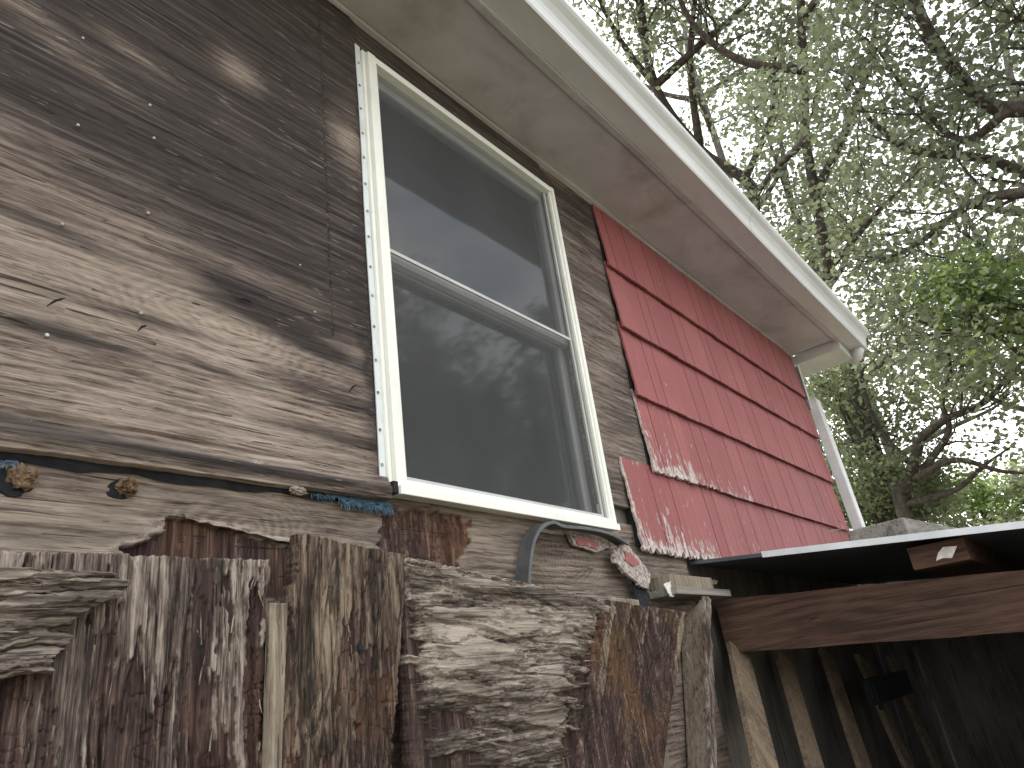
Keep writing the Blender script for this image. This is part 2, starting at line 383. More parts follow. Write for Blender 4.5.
leafmat('leaf_light', (.055, .076, .046), (.105, .132, .075), (.27, .31, .15), .5)
leafmat('leaf_bright', (.055, .095, .032), (.10, .155, .052), (.29, .38, .11), .5)

# ================================================================ ground
pydata('ground', [(-300, -300, 0), (300, -300, 0), (300, 300, 0), (-300, 300, 0)], [(0, 1, 2, 3)], MAT['ground_dirt'])['kind'] = 'structure'

# ================================================================ house
XC = 4.14 * D                       # right-hand corner of the house
ZS = H + 1.654 * D                  # soffit height
YF = -.277 * D                      # fascia plane
house = empty('house', (0, 3, 0))
tag(house, 'old house with bare weathered plywood, red shingles and white gutter', 'house')
# ---- window opening, in wall metres
WY = -.034
wTL, wBR = wp(370, 52, WY), wp(617, 530, WY)
wBL, wTR = wp(395, 492, WY), wp(555, 190, WY)
WX0, WX1 = (wTL.x + wBL.x) / 2, (wTR.x + wBR.x) / 2
WZ0, WZ1 = (wBL.z + wBR.z) / 2, (wTL.z + wTR.z) / 2
# ---- framing wall behind everything, with the opening
bm = bmesh.new()
add_box(bm, (-5, .016, 0), (WX0 + .02, .14, ZS)); add_box(bm, (WX1 - .02, .0165, 0), (XC - .004, .1395, ZS + .001))
add_box(bm, (WX0 + .02, .0162, 0), (WX1 - .02, .1398, WZ0 + .02)); add_box(bm, (WX0 + .02, .0162, WZ1 - .02), (WX1 - .02, .1398, ZS))
wall = bm_obj('wall', bm, MAT['plank_grey'], house)
bm = bmesh.new()
add_box(bm, (-5, 5.9, 0), (XC, 6, ZS)); add_box(bm, (-5.1, 0, 0), (-5, 6, ZS)); add_box(bm, (XC - .1, .15, 0), (XC - .003, 5.89, ZS))
add_box(bm, (-5, .15, .6), (XC - .11, 5.89, .62)); add_box(bm, (-5, .15, ZS - .05), (XC - .11, 5.89, ZS - .02))
bm_obj('interior_room', bm, MAT['interior'], house)

# ---- upper plywood sheet (left of the window)
def up_bottom(x): # z of the lower edge of the sheet
    a, b = wp(0, 449, -.012), wp(383, 500, -.012)
    return a.z + (b.z - a.z) * (x - a.x) / (b.x - a.x)
XS1 = wp(385, 495, -.012).x + .004
xs = np.concatenate([np.linspace(-.9, .12, 60)[:-1], np.arange(.12, XS1, .003), [XS1]])
vv = np.concatenate([np.arange(0, .25, .0022), np.linspace(.25, 1, 360) ** 1.0 * 1.0])
vv = np.unique(np.concatenate([np.arange(0, .22, .0022) / 1.5, np.linspace(.147, 1, 330)]))
X, V = np.meshgrid(xs, vv)
ZB = up_bottom(X); ZT = ZS - .004
Z = ZB + V * (ZT - ZB)
s = Z - ZB
edge = .004 * fbm(X * 9, X * 0, 3, 4) * np.clip(1 - s / .03, 0, 1)
Z = Z + edge
# outer ply: relief, raised flaps, bottom strip curling outwards
grain = fbm(X * 4 + .3 * fbm(X * 2, Z * 5, 9), Z * 150, 21, 3) * .0009
lay = fbm(X * 2.1, Z * 17, 5, 5, .6) + .35 * fbm(X * 9, Z * 60, 8, 3)
terr = .0014 * (sst(-.02, .0, lay) + sst(.26, .275, lay) + sst(-.33, -.315, lay))
curl = .012 * np.exp(-((s - .022) / .016) ** 2) + .009 * np.clip(1 - s / .05, 0, 1) ** 2
groove = -.006 * np.exp(-((s - .056 - .006 * fbm(X * 5, X * 0, 77)) / .004) ** 2) * sst(.95, .6, X)
warp = .006 * fbm(X * 1.7, Z * 2.2, 31, 2)
Yf = -.012 - (grain + terr + curl + groove + warp)
dist_w = X - (wp(366, 250, -.004).x)
flat = sst(.96 * XS1, XS1 - .005, X) * (s > .05)          # lies flat under the window's flange
Yf = Yf * (1 - flat) + (-.010) * flat
# vertical saw seam
(sx0, _, sz0), (sx1, _, sz1) = tuple(wp(317, 40)), tuple(wp(329, 340))
seam = np.exp(-((X - (sx0 + (sx1 - sx0) * (Z - sz0) / (sz1 - sz0)) - .002 * fbm(Z * 12, Z * 0, 5)) / .0022) ** 2) * sst(sz1 - .01, sz1 + .01, Z)
Yf += .006 * seam
# dark algae and damp stains
def blob(u, v, rx, rz, ang=0):
    p = wp(u, v); dx, dz = X - p.x, Z - p.z
    ca, sa = math.cos(ang), math.sin(ang); a = dx * ca + dz * sa; b = -dx * sa + dz * ca
    return np.exp(-(a / rx) ** 2 - (b / rz) ** 2)
st = 0.95 * sst(-.17, .07, polysd(X, Z, pxpoly([(-260, -240), (-260, 60), (0, 120), (60, 160), (150, 205), (240, 262), (330, 330), (380, 350), (380, 120), (345, -60), (0, -260)])) + .09 * fbm(X * 2.3, Z * 14, 44, 4))
for b in [(30, 225, .26, .016, -.1), (60, 338, .12, .016, -.05), (140, 322, .12, .011, 0), (300, 345, .2, .025, -.15), (215, 375, .09, .010, -.1), (250, 300, .14, .03, -.1), (330, 400, .16, .02, -.12), (340, 440, .15, .016, 0), (160, 460, .35, .012, 0), (20, 425, .22, .013, 0), (300, 480, .2, .010, 0), (370, 380, .03, .3, 0)]:
    st = st + .85 * blob(*b)
for b in [(235, 75, .05, .04, -.2), (345, 150, .05, .10, 0), (70, 60, .10, .015, -.25), (15, 10, .1, .02, -.2), (130, 60, .06, .02, -.2)]:
    st = st - .75 * blob(*b)
st = np.clip(st + .10 * fbm(X * 3, Z * 40, 66, 4), 0, 1)
P = np.stack([X, Yf, Z], -1); Bk = P.copy(); Bk[..., 1] = .012
upper = grid_mesh('plywood_sheet', P, {'stain': st}, MAT['plywood_weathered'], house, None, Bk)
upper['label'] = 'bare plywood sheet left of the window, streaked black and tan'

# ---- strip of plywood right of the window, running on behind the red shingles
xs = np.arange(WX1 - .03, 2.0 * D + .25, .004); zs = np.arange(wp(640, 470).z - .15, ZS, .004)
X, Z = np.meshgrid(xs, zs)
lay = fbm(X * 2.5, Z * 22, 15, 5, .6) + .3 * fbm(X * 11, Z * 80, 18, 3)
Yf = -.004 - .0035 * lay - .001 * fbm(X * 5, Z * 160, 2, 2) - .0016 * (lay > .05)
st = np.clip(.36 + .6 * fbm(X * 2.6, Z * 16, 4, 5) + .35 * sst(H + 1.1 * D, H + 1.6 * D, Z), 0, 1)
P = np.stack([X, Yf, Z], -1); Bk = P.copy(); Bk[..., 1] = .014
o = grid_mesh('plywood_sheet', P, {'stain': st}, MAT['plywood_weathered'], house, None, Bk)
o['label'] = 'narrow dark plywood strip between window and red shingles'
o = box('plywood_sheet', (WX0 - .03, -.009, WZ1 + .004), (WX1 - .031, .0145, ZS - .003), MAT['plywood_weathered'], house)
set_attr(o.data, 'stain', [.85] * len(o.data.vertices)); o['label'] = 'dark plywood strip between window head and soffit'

# ---- lower sheathing, two peeled places, damp streaks
xs = np.concatenate([np.linspace(-.9, .2, 40)[:-1], np.arange(.2, 2.36, .0032)])
zt = H + .72
zs = np.concatenate([np.linspace(.05, 1.55, 40)[:-1], np.arange(1.55, WZ0 + .04, .0028)])
X, Z = np.meshgrid(xs, zs)
wob = .016 * fbm(X * 9, Z * 38, 3, 4) + .012 * fbm(X * 35, Z * 60, 6, 3)
sd1 = polysd(X, Z, pxpoly([(120, 552), (175, 520), (225, 530), (270, 541), (305, 546), (330, 600), (120, 600)])) + wob
sd2 = polysd(X, Z, pxpoly([(380, 505), (420, 510), (472, 520), (470, 545), (455, 575), (380, 570)])) + wob * 1.6
peel = np.maximum(sst(-.002, .003, sd1), sst(-.004, .006, sd2))
lay = fbm(X * 2.3, Z * 26, 25, 5, .6) + .3 * fbm(X * 8, Z * 90, 28, 3)
vg = fbm(X * 70, Z * 5, 29, 4)
Yf = -(.0022 * lay + .0012 * (lay > .1)) * (1 - peel) + peel * (.007 - .004 * vg - .003 * sst(0, .02, fbm(X * 24, Z * 4, 55, 4))) - sst(-.004, .006, sd2) * .009 * fbm(X * 22, Z * 34, 92, 4)
Yf -= .010 * np.exp(-(np.abs(sd1) / .008) ** 2) * (fbm(X * 14, Z * 9, 61, 3) > .02) * (1 - peel)
st = np.clip(.18 + .55 * fbm(X * 2.2, Z * 24, 14, 5), 0, .8)
st = np.maximum(st, sst(.035, 0, WZ0 + .03 - .045 * sst(1.05, 1.0, X) - Z) * .0)
P = np.stack([X, Yf, Z], -1); Bk = P.copy(); Bk[..., 1] = .0155
lower = grid_mesh('lower_sheathing', P, {'stain': st, 'ply': np.clip(peel, 0, 1)}, MAT['plywood_lower'], house, None, Bk)
lower['label'] = 'lower plywood with peeled reddish patches under the window'
# curled torn veneer lip above the peeled patch
def strip(name, pts, wdt, mat, parent, y, seed, th=.0016):
    vs_, fs = [], []
    for i, (u, v) in enumerate(pts):
        p = wp(u, v, y); o_ = rnd.uniform(-.002, .002)
        vs_ += [(p.x, y + .004, p.z + wdt * .8), (p.x, y - .004 + o_, p.z), (p.x, y - .004 + o_ + th, p.z - .0006), (p.x, y + .004 + th, p.z + wdt * .8)]
    n = len(pts)
    for i in range(n - 1):
        for j in range(4):
            a, b = i * 4 + j, i * 4 + (j + 1) % 4; fs.append((a, b, b + 4, a + 4))
    return pydata(name, vs_, fs, mat, parent)
strip('torn_veneer', [(185 + i * 7, 519 + i * 1.65 + rnd.uniform(-1, 1)) for i in range(18)], .012, MAT['plywood_lower'], lower, -.008, 1)

# ---- nails and screws in the plywood
def disc(name, p, r, mat, parent, th=.0025, seg=10, dome=.4):
    bm = bmesh.new(); c0 = bm.verts.new((p[0], p[1] - th * (1 + dome), p[2]))
    r1, r2 = [], []
    for i in range(seg):
        a = 2 * math.pi * i / seg
        r1.append(bm.verts.new((p[0] + r * math.cos(a), p[1] - th, p[2] + r * math.sin(a))))
        r2.append(bm.verts.new((p[0] + r * math.cos(a), p[1] + .004, p[2] + r * math.sin(a))))
    for i in range(seg):
        j = (i + 1) % seg
        bm.faces.new((c0, r1[i], r1[j])); bm.faces.new((r1[i], r2[i], r2[j], r1[j]))
    return bm_obj(name, bm, mat, parent)
for (u, v, r) in [(33, 423, .0048), (322, 481, .0048), (78, 125, .003), (154, 138, .003), (47, 335, .0036), (141, 313, .0036), (62, 224, .0036), (148, 213, .0036), (315, 312, .003), (312, 400, .003), (83, 38, .003), (150, 105, .003), (300, 265, .003)]:
    disc('nail', wp(u, v, -.0155), r * .8, MAT['nail'], upper, .0012)
# splits: small open checks with lifted fibres
for (u, v, ln, a) in [(56, 302, .016, .8), (142, 328, .010, .9), (245, 301, .016, .1), (352, 388, .014, .9)]:
    p = wp(u, v, -.019); q = Vector((math.cos(a), 0, math.sin(a))) * ln
    vs_, fs = tube([p - q, p - q * .2 + Vector((0, -.004, .002)), p + q * .5 + Vector((0, -.005, -.001)), p + q], [.0008, .0022, .0018, .0006], 5)
    pydata('lifted_splinter', vs_, fs, MAT['felt_black'], upper)
# flaky knots along the lower strip
def lump(name, p, rx, ry, rz, mat, parent, seed, sub=3, amp=.35, rough=2.2):
    bm = bmesh.new(); bmesh.ops.create_icosphere(bm, subdivisions=sub, radius=1)
    rs = random.Random(seed); off = Vector((rs.uniform(0, 50), rs.uniform(0, 50), rs.uniform(0, 50)))
    from mathutils import noise as mn
    for v in bm.verts:
        k_ = 1 + amp * mn.noise(v.co * rough + off) + amp * .6 * mn.noise(v.co * rough * 2.7 + off)
        v.co = Vector((v.co.x * rx, v.co.y * ry, v.co.z * rz)) * k_ + Vector(p)
    return bm_obj(name, bm, mat, parent)
lump('knot', wp(257, 466, -.021), .013, .004, .011, MAT['mortar_pale'], upper, 3, 3, .6, 3)
lump('knot', wp(298, 491, -.026), .016, .006, .008, MAT['plywood_lower'], upper, 5, 3, .5, 3)
# ---- black felt in the gap under the sheet and broken plugs in the lower sheathing
za = [wp(u, 449 + u * .1335, -.003) for u in range(-60, 400, 20)]
vs_ = []; fs = []
for i, p in enumerate(za):
    dz = .011 + rnd.uniform(0, .009)
    vs_ += [(p.x, -.005, p.z + .02), (p.x, -.007 + rnd.uniform(-.002, .002), p.z - dz * .55), (p.x, -.0035, p.z - dz)]
for i in range(len(za) - 1):
    for j in range(2): fs.append((i * 3 + j, i * 3 + 3 + j, i * 3 + 4 + j, i * 3 + 1 + j))
pydata('felt_strip', vs_, fs, MAT['felt_black'], house)
for i, (u, v) in enumerate([(22, 477), (127, 487)]):
    p = wp(u, v, -.006)
    lump('rotten_plug', p, .0185 - .004 * i, .016, .0175 - .004 * i, MAT['rotten_plug'], house, 30 + i, 4, .34, 1.9)
    lump('hole_rim', p + Vector((-.008, .007, -.006)), .025 - .006 * i, .006, .022 - .006 * i, MAT['felt_black'], house, 40 + i, 3, .2)

# ---- window
win = empty('window', (0, 0, 0)); win.parent = house; win.location = (0, -3, 0)
VB = .0018
fw_, fd = .027, .062                # face width, depth of the frame
def wbox(name, lo, hi, mat, bev=VB): return box(name, lo, hi, mat, win, bev)
yb = WY + fd
wbox('jamb', (WX0, WY, WZ0), (WX0 + fw_, yb, WZ1), MAT['vinyl'])
wbox('jamb', (WX1 - fw_ * .62, WY, WZ0), (WX1, yb, WZ1), MAT['vinyl'])
wbox('head', (WX0 + fw_ + .0004, WY + .0012, WZ1 - .024), (WX1 - fw_ * .62 - .0004, yb, WZ1 - .0012), MAT['vinyl'])
wbox('sill', (WX0 + fw_ + .0004, WY + .0008, WZ0 + .0008), (WX1 - fw_ * .62 - .0004, yb + .02, WZ0 + .03), MAT['vinyl'])
wbox('sill_nose', (WX0 + .002, WY - .009, WZ0 - .004), (WX1 - .002, WY - .0005, WZ0 + .016), MAT['vinyl'])
wbox('brick_mould', (WX0 - .010, WY + .012, WZ0 + .002), (WX0 - .0006, yb - .004, WZ1 + .008), MAT['vinyl'])
wbox('brick_mould', (WX0 - .0094, WY + .012, WZ1 + .0006), (WX1 + .008, yb - .004, WZ1 + .0076), MAT['vinyl'])
wbox('brick_mould', (WX1 + .0006, WY + .012, WZ0 + .002), (WX1 + .0085, yb - .004, WZ1), MAT['vinyl'])
# inner stops seen as fine lines inside the frame
ix0, ix1, iz0, iz1 = WX0 + fw_, WX1 - fw_ * .62, WZ0 + .03, WZ1 - .024
for (a, b, y0, y1) in [(ix1 - .010, ix1 - .0004, WY + .006, WY + .014), (ix1 - .014, ix1 - .0005, WY + .026, WY + .034), (ix0 + .0004, ix0 + .008, WY + .006, WY + .014)]:
    wbox('stop', (a, y0, iz0 + .0005), (b, y1, iz1 - .0005), MAT['vinyl'], .0008)
wbox('stop', (ix0 + .001, WY + .014, iz0 - .0008), (ix1 - .015, WY + .020, iz0 + .008), MAT['vinyl'], .0008)
# upper sash (outer track), lower sash (inner track)
zm = (wp(395, 256, 0).z + wp(558, 336, 0).z) / 2
def sash(y, z0, z1, st_=.026, mat='sash'):
    bm = bmesh.new()
    add_box(bm, (ix0 + .001, y, z0), (ix0 + st_, y + .022, z1), .0012); add_box(bm, (ix1 - st_, y, z0), (ix1 - .0012, y + .022, z1), .0012)
    add_box(bm, (ix0 + st_ + .0003, y + .001, z1 - .03), (ix1 - st_ - .0003, y + .0215, z1 - .0003), .0012)
    add_box(bm, (ix0 + st_ + .0003, y + .001, z0 + .0003), (ix1 - st_ - .0003, y + .0215, z0 + .028), .0012)
    o = bm_obj('sash', bm, MAT[mat], win)
    g = box('pane', (ix0 + st_ - .004, y + .009, z0 + .02), (ix1 - st_ + .004, y + .013, z1 - .02), MAT['glass'], win)
    return o, g
sash(WY + .040, zm - .014, iz1 - .001)
sash(WY + .066, iz0 + .002, zm + .016)
pydata('insect_screen', [(ix0 + .004, WY + .024, iz0 + .004), (ix1 - .004, WY + .024, iz0 + .004), (ix1 - .004, WY + .024, iz1 - .003), (ix0 + .004, WY + .024, iz1 - .003)], [(0, 1, 2, 3)], MAT['screen'], win)
bm = bmesh.new()
for lo, hi in [((ix0 + .0085, WY + .021, iz0 + .009), (ix0 + .016, WY + .027, iz1 - .001)), ((ix1 - .0225, WY + .021, iz0 + .009), (ix1 - .015, WY + .027, iz1 - .001)),
               ((ix0 + .017, WY + .0212, iz0 + .009), (ix1 - .0232, WY + .0268, iz0 + .018)), ((ix0 + .017, WY + .0212, zm - .006), (ix1 - .0232, WY + .0268, zm + .004))]:
    add_box(bm, lo, hi, .0008)
bm_obj('screen_frame', bm, MAT['sash'], win)
# nailing flange with screws
fl0, fl1 = wp(356, 45, -.012), wp(377, 482, -.012)
fx0, fx1 = (fl0.x + fl1.x) / 2, WX0 - .0105
def flwob(v): return (v[0] + .0012 * math.sin(v[2] * 9), v[1], v[2])
extrude_profile('nailing_flange', [(fx0, -.0165), (fx1, -.0145), (fx1, -.0125), (fx0, -.0135)], 'z', WZ0 + .012, WZ1 + .02, MAT['flange'], win, seg=30, wob=flwob)
for i in range(15):
    z = WZ0 + .06 + i * (WZ1 - WZ0 - .06) / 14.6
    disc('screw', ((fx0 * .62 + fx1 * .38) + rnd.uniform(-.001, .001), -.0158, z + rnd.uniform(-.004, .004)), .0036, MAT['screw'], win, .002)
box('corner_bracket', (WX0 - .012, WY - .002, WZ0 - .002), (WX0 + .001, WY + .05, WZ0 + .024), MAT['felt_black'], win, .001)

# ---- red shingles: five courses, each shingle its own piece on a backer
XR0, ZCS = 2.0 * D, [.335, .598, .861, 1.116, 1.362, 1.66]
bm = bmesh.new(); add_box(bm, (XR0 + .012, -.012, H + .60 * D), (XC - .02, .013, ZS - .004)); add_box(bm, (1.845 * D, -.0125, H + .36 * D), (XC - .021, .0128, H + .599 * D))
bk = bm_obj('siding_backer', bm, MAT['felt_black'], house)
bk['label'] = 'dark backing behind the red shingles'
def shingle(x0, x1, z0, z1, seed, ragged, wear, first=False):
    """tapered shingle: butt proud at the bottom, head tucked under the course above"""
    rs = random.Random(seed); nx, nz_ = max(4, int((x1 - x0) / .012)), 12
    rows = []
    for j in range(nz_ + 1):
        t = j / nz_; row = []
        for i in range(nx + 1):
            s_ = i / nx; x = x0 + .0014 + (x1 - x0 - .0028) * s_; z = z0 + (z1 - z0) * t
            if j == 0: z += rs.uniform(0, .0012) + ragged * rs.random() ** 2 * .03
            if i == 0 and first: x += rs.uniform(0, .006) * (1 + ragged)
            y = -.032 - .0012 * ((seed * 7) % 3) + .020 * t - .0008 * math.sin(s_ * 20 + seed)
            row.append((x, y, z))
        rows.append(row)
    vs_ = [p for r in rows for p in r]; n = nx + 1; fs = []; wr = []
    for j in range(nz_ + 1):
        for i in range(n):
            t = j / nz_
            wr.append(wear * (math.exp(-t * 6.5) * 1.0) + (wear * .8 * math.exp(-i * .8) if first else 0) + .18 * wear)
    for j in range(nz_):
        for i in range(nx): fs.append((j * n + i, j * n + i + 1, (j + 1) * n + i + 1, (j + 1) * n + i))
    b0 = len(vs_)                     # edge thickness
    ring = [i for i in range(n)] + [j * n + nx for j in range(1, nz_ + 1)] + [nz_ * n + i for i in range(nx - 1, -1, -1)] + [j * n for j in range(nz_ - 1, 0, -1)]
    for q in ring:
        p = vs_[q]; vs_.append((p[0], p[1] + (.011 if q < n else .007), p[2])); wr.append(wr[q] * .7)
    for a in range(len(ring)):
        c_ = (a + 1) % len(ring); fs.append((ring[a], b0 + a, b0 + c_, ring[c_]))
    me = bpy.data.meshes.new('shingle'); me.from_pydata(vs_, [], fs); me.update(); set_attr(me, 'wear', wr)
    return link('shingle', me, MAT['red'], bk)
sn = 0
for ci in range(5):
    z0, z1 = H + ZCS[ci] * D, (H + ZCS[ci + 1] * D + .03 if ci < 4 else ZS - .006)
    x = XR0 if ci else 1.826 * D; first = True
    while x < XC - .045:
        wd = rnd.choice([.075, .09, .11, .13, .16]) * rnd.uniform(.9, 1.1)
        x1 = min(x + wd, XC - .03)
        if XC - .03 - x1 < .06: x1 = XC - .03
        dl = x - XR0
        wear = (.85 if dl < .3 else .42 if dl < .8 else .18) if ci <= 1 else .16 if ci == 2 else .05
        shingle(x, x1, z0 + rnd.uniform(-.0008, .0008), z1, sn, (.9 if dl < .35 else .25) if ci == 0 else (.45 if ci == 1 and dl < .5 else .03), wear + rnd.uniform(-.08, .08), first)
        x = x1; first = False; sn += 1

# ---- corner trim: narrow upper piece, wider lower piece coming away from the wall
def lprof(w1, w2, t): return [(-w1, 0), (0, 0), (0, w2), (-t, w2), (-t, t), (-w1, t)]
zc = xp(812, 402, XC).z
def cwob1(v): return (v[0] + XC - .002, v[1] - .040, v[2])
extrude_profile('corner_trim', lprof(.030, .06, .004), 'z', zc - .05, ZS - .09, MAT['white_metal'], house, seg=6, wob=cwob1)
def cwob2(v):
    t = max(0, (zc - v[2])); return (v[0] + XC + .050 + .05 * t, v[1] - .066 - .02 * t, v[2] + .006 * math.sin(v[0] * 300))
o = extrude_profile('corner_trim', [(-.075, -.012), (-.070, -.018), (-.004, -.018), (0, -.012), (0, .04), (-.075, .04)], 'z', H + .30 * D, zc + .01, MAT['white_metal'], house, seg=12, wob=cwob2)
o['label'] = 'white corner trim coming away from the shingles'

# ---- soffit, fascia, gutter, roof
XE = 4.46 * D                       # gable end of the eave
def soffit_panel(x0, x1):
    xs_ = np.linspace(x0 + .001, x1 - .001, max(6, int((x1 - x0) / .03))); ys_ = np.linspace(YF + .024, -.001, 12)
    Xg, Yg = np.meshgrid(xs_, ys_); Zg = ZS + .003 * fbm(Xg * 1.4, Yg * 5, 12, 3)
    P_ = np.stack([Xg, Yg, Zg], -1)[::-1]; B_ = P_.copy(); B_[..., 2] = ZS + .014
    return grid_mesh('soffit_panel', P_, {}, MAT['soffit'], house, None, B_)
for a, b in ((-3, .12), (.12, XC + .03)): soffit_panel(a, b)
def twob(v): return (v[0], v[1] + .002 * math.sin(v[0] * 5.3), v[2] + .0025 * math.sin(v[0] * 3.1 + 1))
extrude_profile('frieze_strip', [(-.022, ZS - .016), (-.004, ZS - .018), (-.004, ZS - .003), (-.022, ZS - .003)], 'x', WX0 - .4, XC, MAT['soffit'], house, seg=40, wob=twob)
extrude_profile('soffit_edge_trim', [(YF + .002, ZS - .014), (YF + .024, ZS - .012), (YF + .024, ZS + .01), (YF + .002, ZS + .01)], 'x', -3, XE - .05, MAT['soffit'], house, seg=60, wob=twob)
box('fascia', (-3, YF - .001, ZS - .012), (XE - .03, YF + .0018, ZS + .17), MAT['white_metal'], house)
g0 = YF - .002
gz = ZS - .006
gp = [(g0, gz + .14), (g0, gz), (g0 - .086, gz - .002), (g0 - .090, gz + .006), (g0 - .092, gz + .040), (g0 - .096, gz + .058), (g0 - .108, gz + .078), (g0 - .124, gz + .094), (g0 - .130, gz + .104), (g0 - .130, gz + .128), (g0 - .127, gz + .134), (g0 - .118, gz + .134)]
inner = [(p[0] + (.0016 if i else -.0016) * 1.0, p[1] + .0016) for i, p in enumerate(gp)][::-1]
inner = [(min(p[0], g0 - .0016), p[1]) for p in inner]
def gwob(v): return (v[0], v[1] + .0015 * math.sin(v[0] * 2.3), v[2] + .003 * math.sin(v[0] * 1.1 + .5))
gut = extrude_profile('gutter', gp + inner, 'x', -3, XE, MAT['white_metal'], house, seg=50, wob=gwob)
cap = [(p[0], p[1]) for p in gp] + [(g0, gz + .134)]
extrude_profile('end_cap', [(a - .001, b - .001) for a, b in gp[1:]], 'x', XE + .0005, XE + .004, MAT['white_metal'], gut, wob=gwob)
for xj in (.4, 2.95): extrude_profile('seam_band', [(a - (.0012 if i > 1 else 0), b - .0012) for i, (a, b) in enumerate(gp[1:10])] + [(a - .0004 * (i > 1), b - .0004) for i, (a, b) in enumerate(gp[1:10])][::-1], 'x', xj, xj + .05, MAT['white_metal'], gut, wob=gwob)
# outlet elbow at the gutter's end
p0 = Vector((XE - .06, g0 - .045, gz)); pts = [p0 + Vector((0, 0, .01)), p0 + Vector((.0, .0, -.02)), p0 + Vector((.015, .02, -.045)), p0 + Vector((.04, .06, -.06))]
vs_, fs = tube(pts, [.034, .034, .033, .032], 12); pydata('gutter_outlet', vs_, fs, MAT['white_metal'], gut, True)
pts = [Vector((XE + .002, g0 - .07, gz + .08)), Vector((XE + .03, g0 - .1, gz + .105)), Vector((XE + .035, g0 - .12, gz + .13))]
vs_, fs = tube(pts, [.022, .02, .016], 8); pydata('gutter_hook', vs_, fs, MAT['felt_black'], gut)
# eave return at the gable end
box('eave_return', (XC + .035, YF + .003, ZS - .062), (XE - .04, .05, ZS - .0005), MAT['white_metal'], house, .003)
box('rake_board', (XE - .038, YF + .004, ZS - .04), (XE - .015, .0, ZS + .15), MAT['white_metal'], house, .002)
# roof slabs: front and back slopes, with shingle courses at the eave
RP = math.tan(math.radians(20)); yr = 3.0; ze = ZS + .15
def roof_part(name, y0, y1, z0, z1, th=.03): 
    vs_ = [(-3.2, y0, z0), (XE, y0, z0), (XE, y1, z1), (-3.2, y1, z1)]; vs_ += [(a, b, c_ + th) for a, b, c_ in vs_]
    return pydata(name, vs_, [(3, 2, 1, 0), (4, 5, 6, 7), (0, 1, 5, 4), (1, 2, 6, 5), (2, 3, 7, 6), (3, 0, 4, 7)], MAT['asphalt_shingle'], house)
roof_part('roof', YF - .035, yr, ze, ze + (yr - YF) * RP); roof_part('roof', 6.3, yr + .001, ze, ze + (yr - YF) * RP)
pydata('gable', [(XC - .01, 0.01, ZS), (XC - .01, 6, ZS), (XC - .01, 3, ze + 3 * RP)], [(0, 1, 2)], MAT['red'], house)

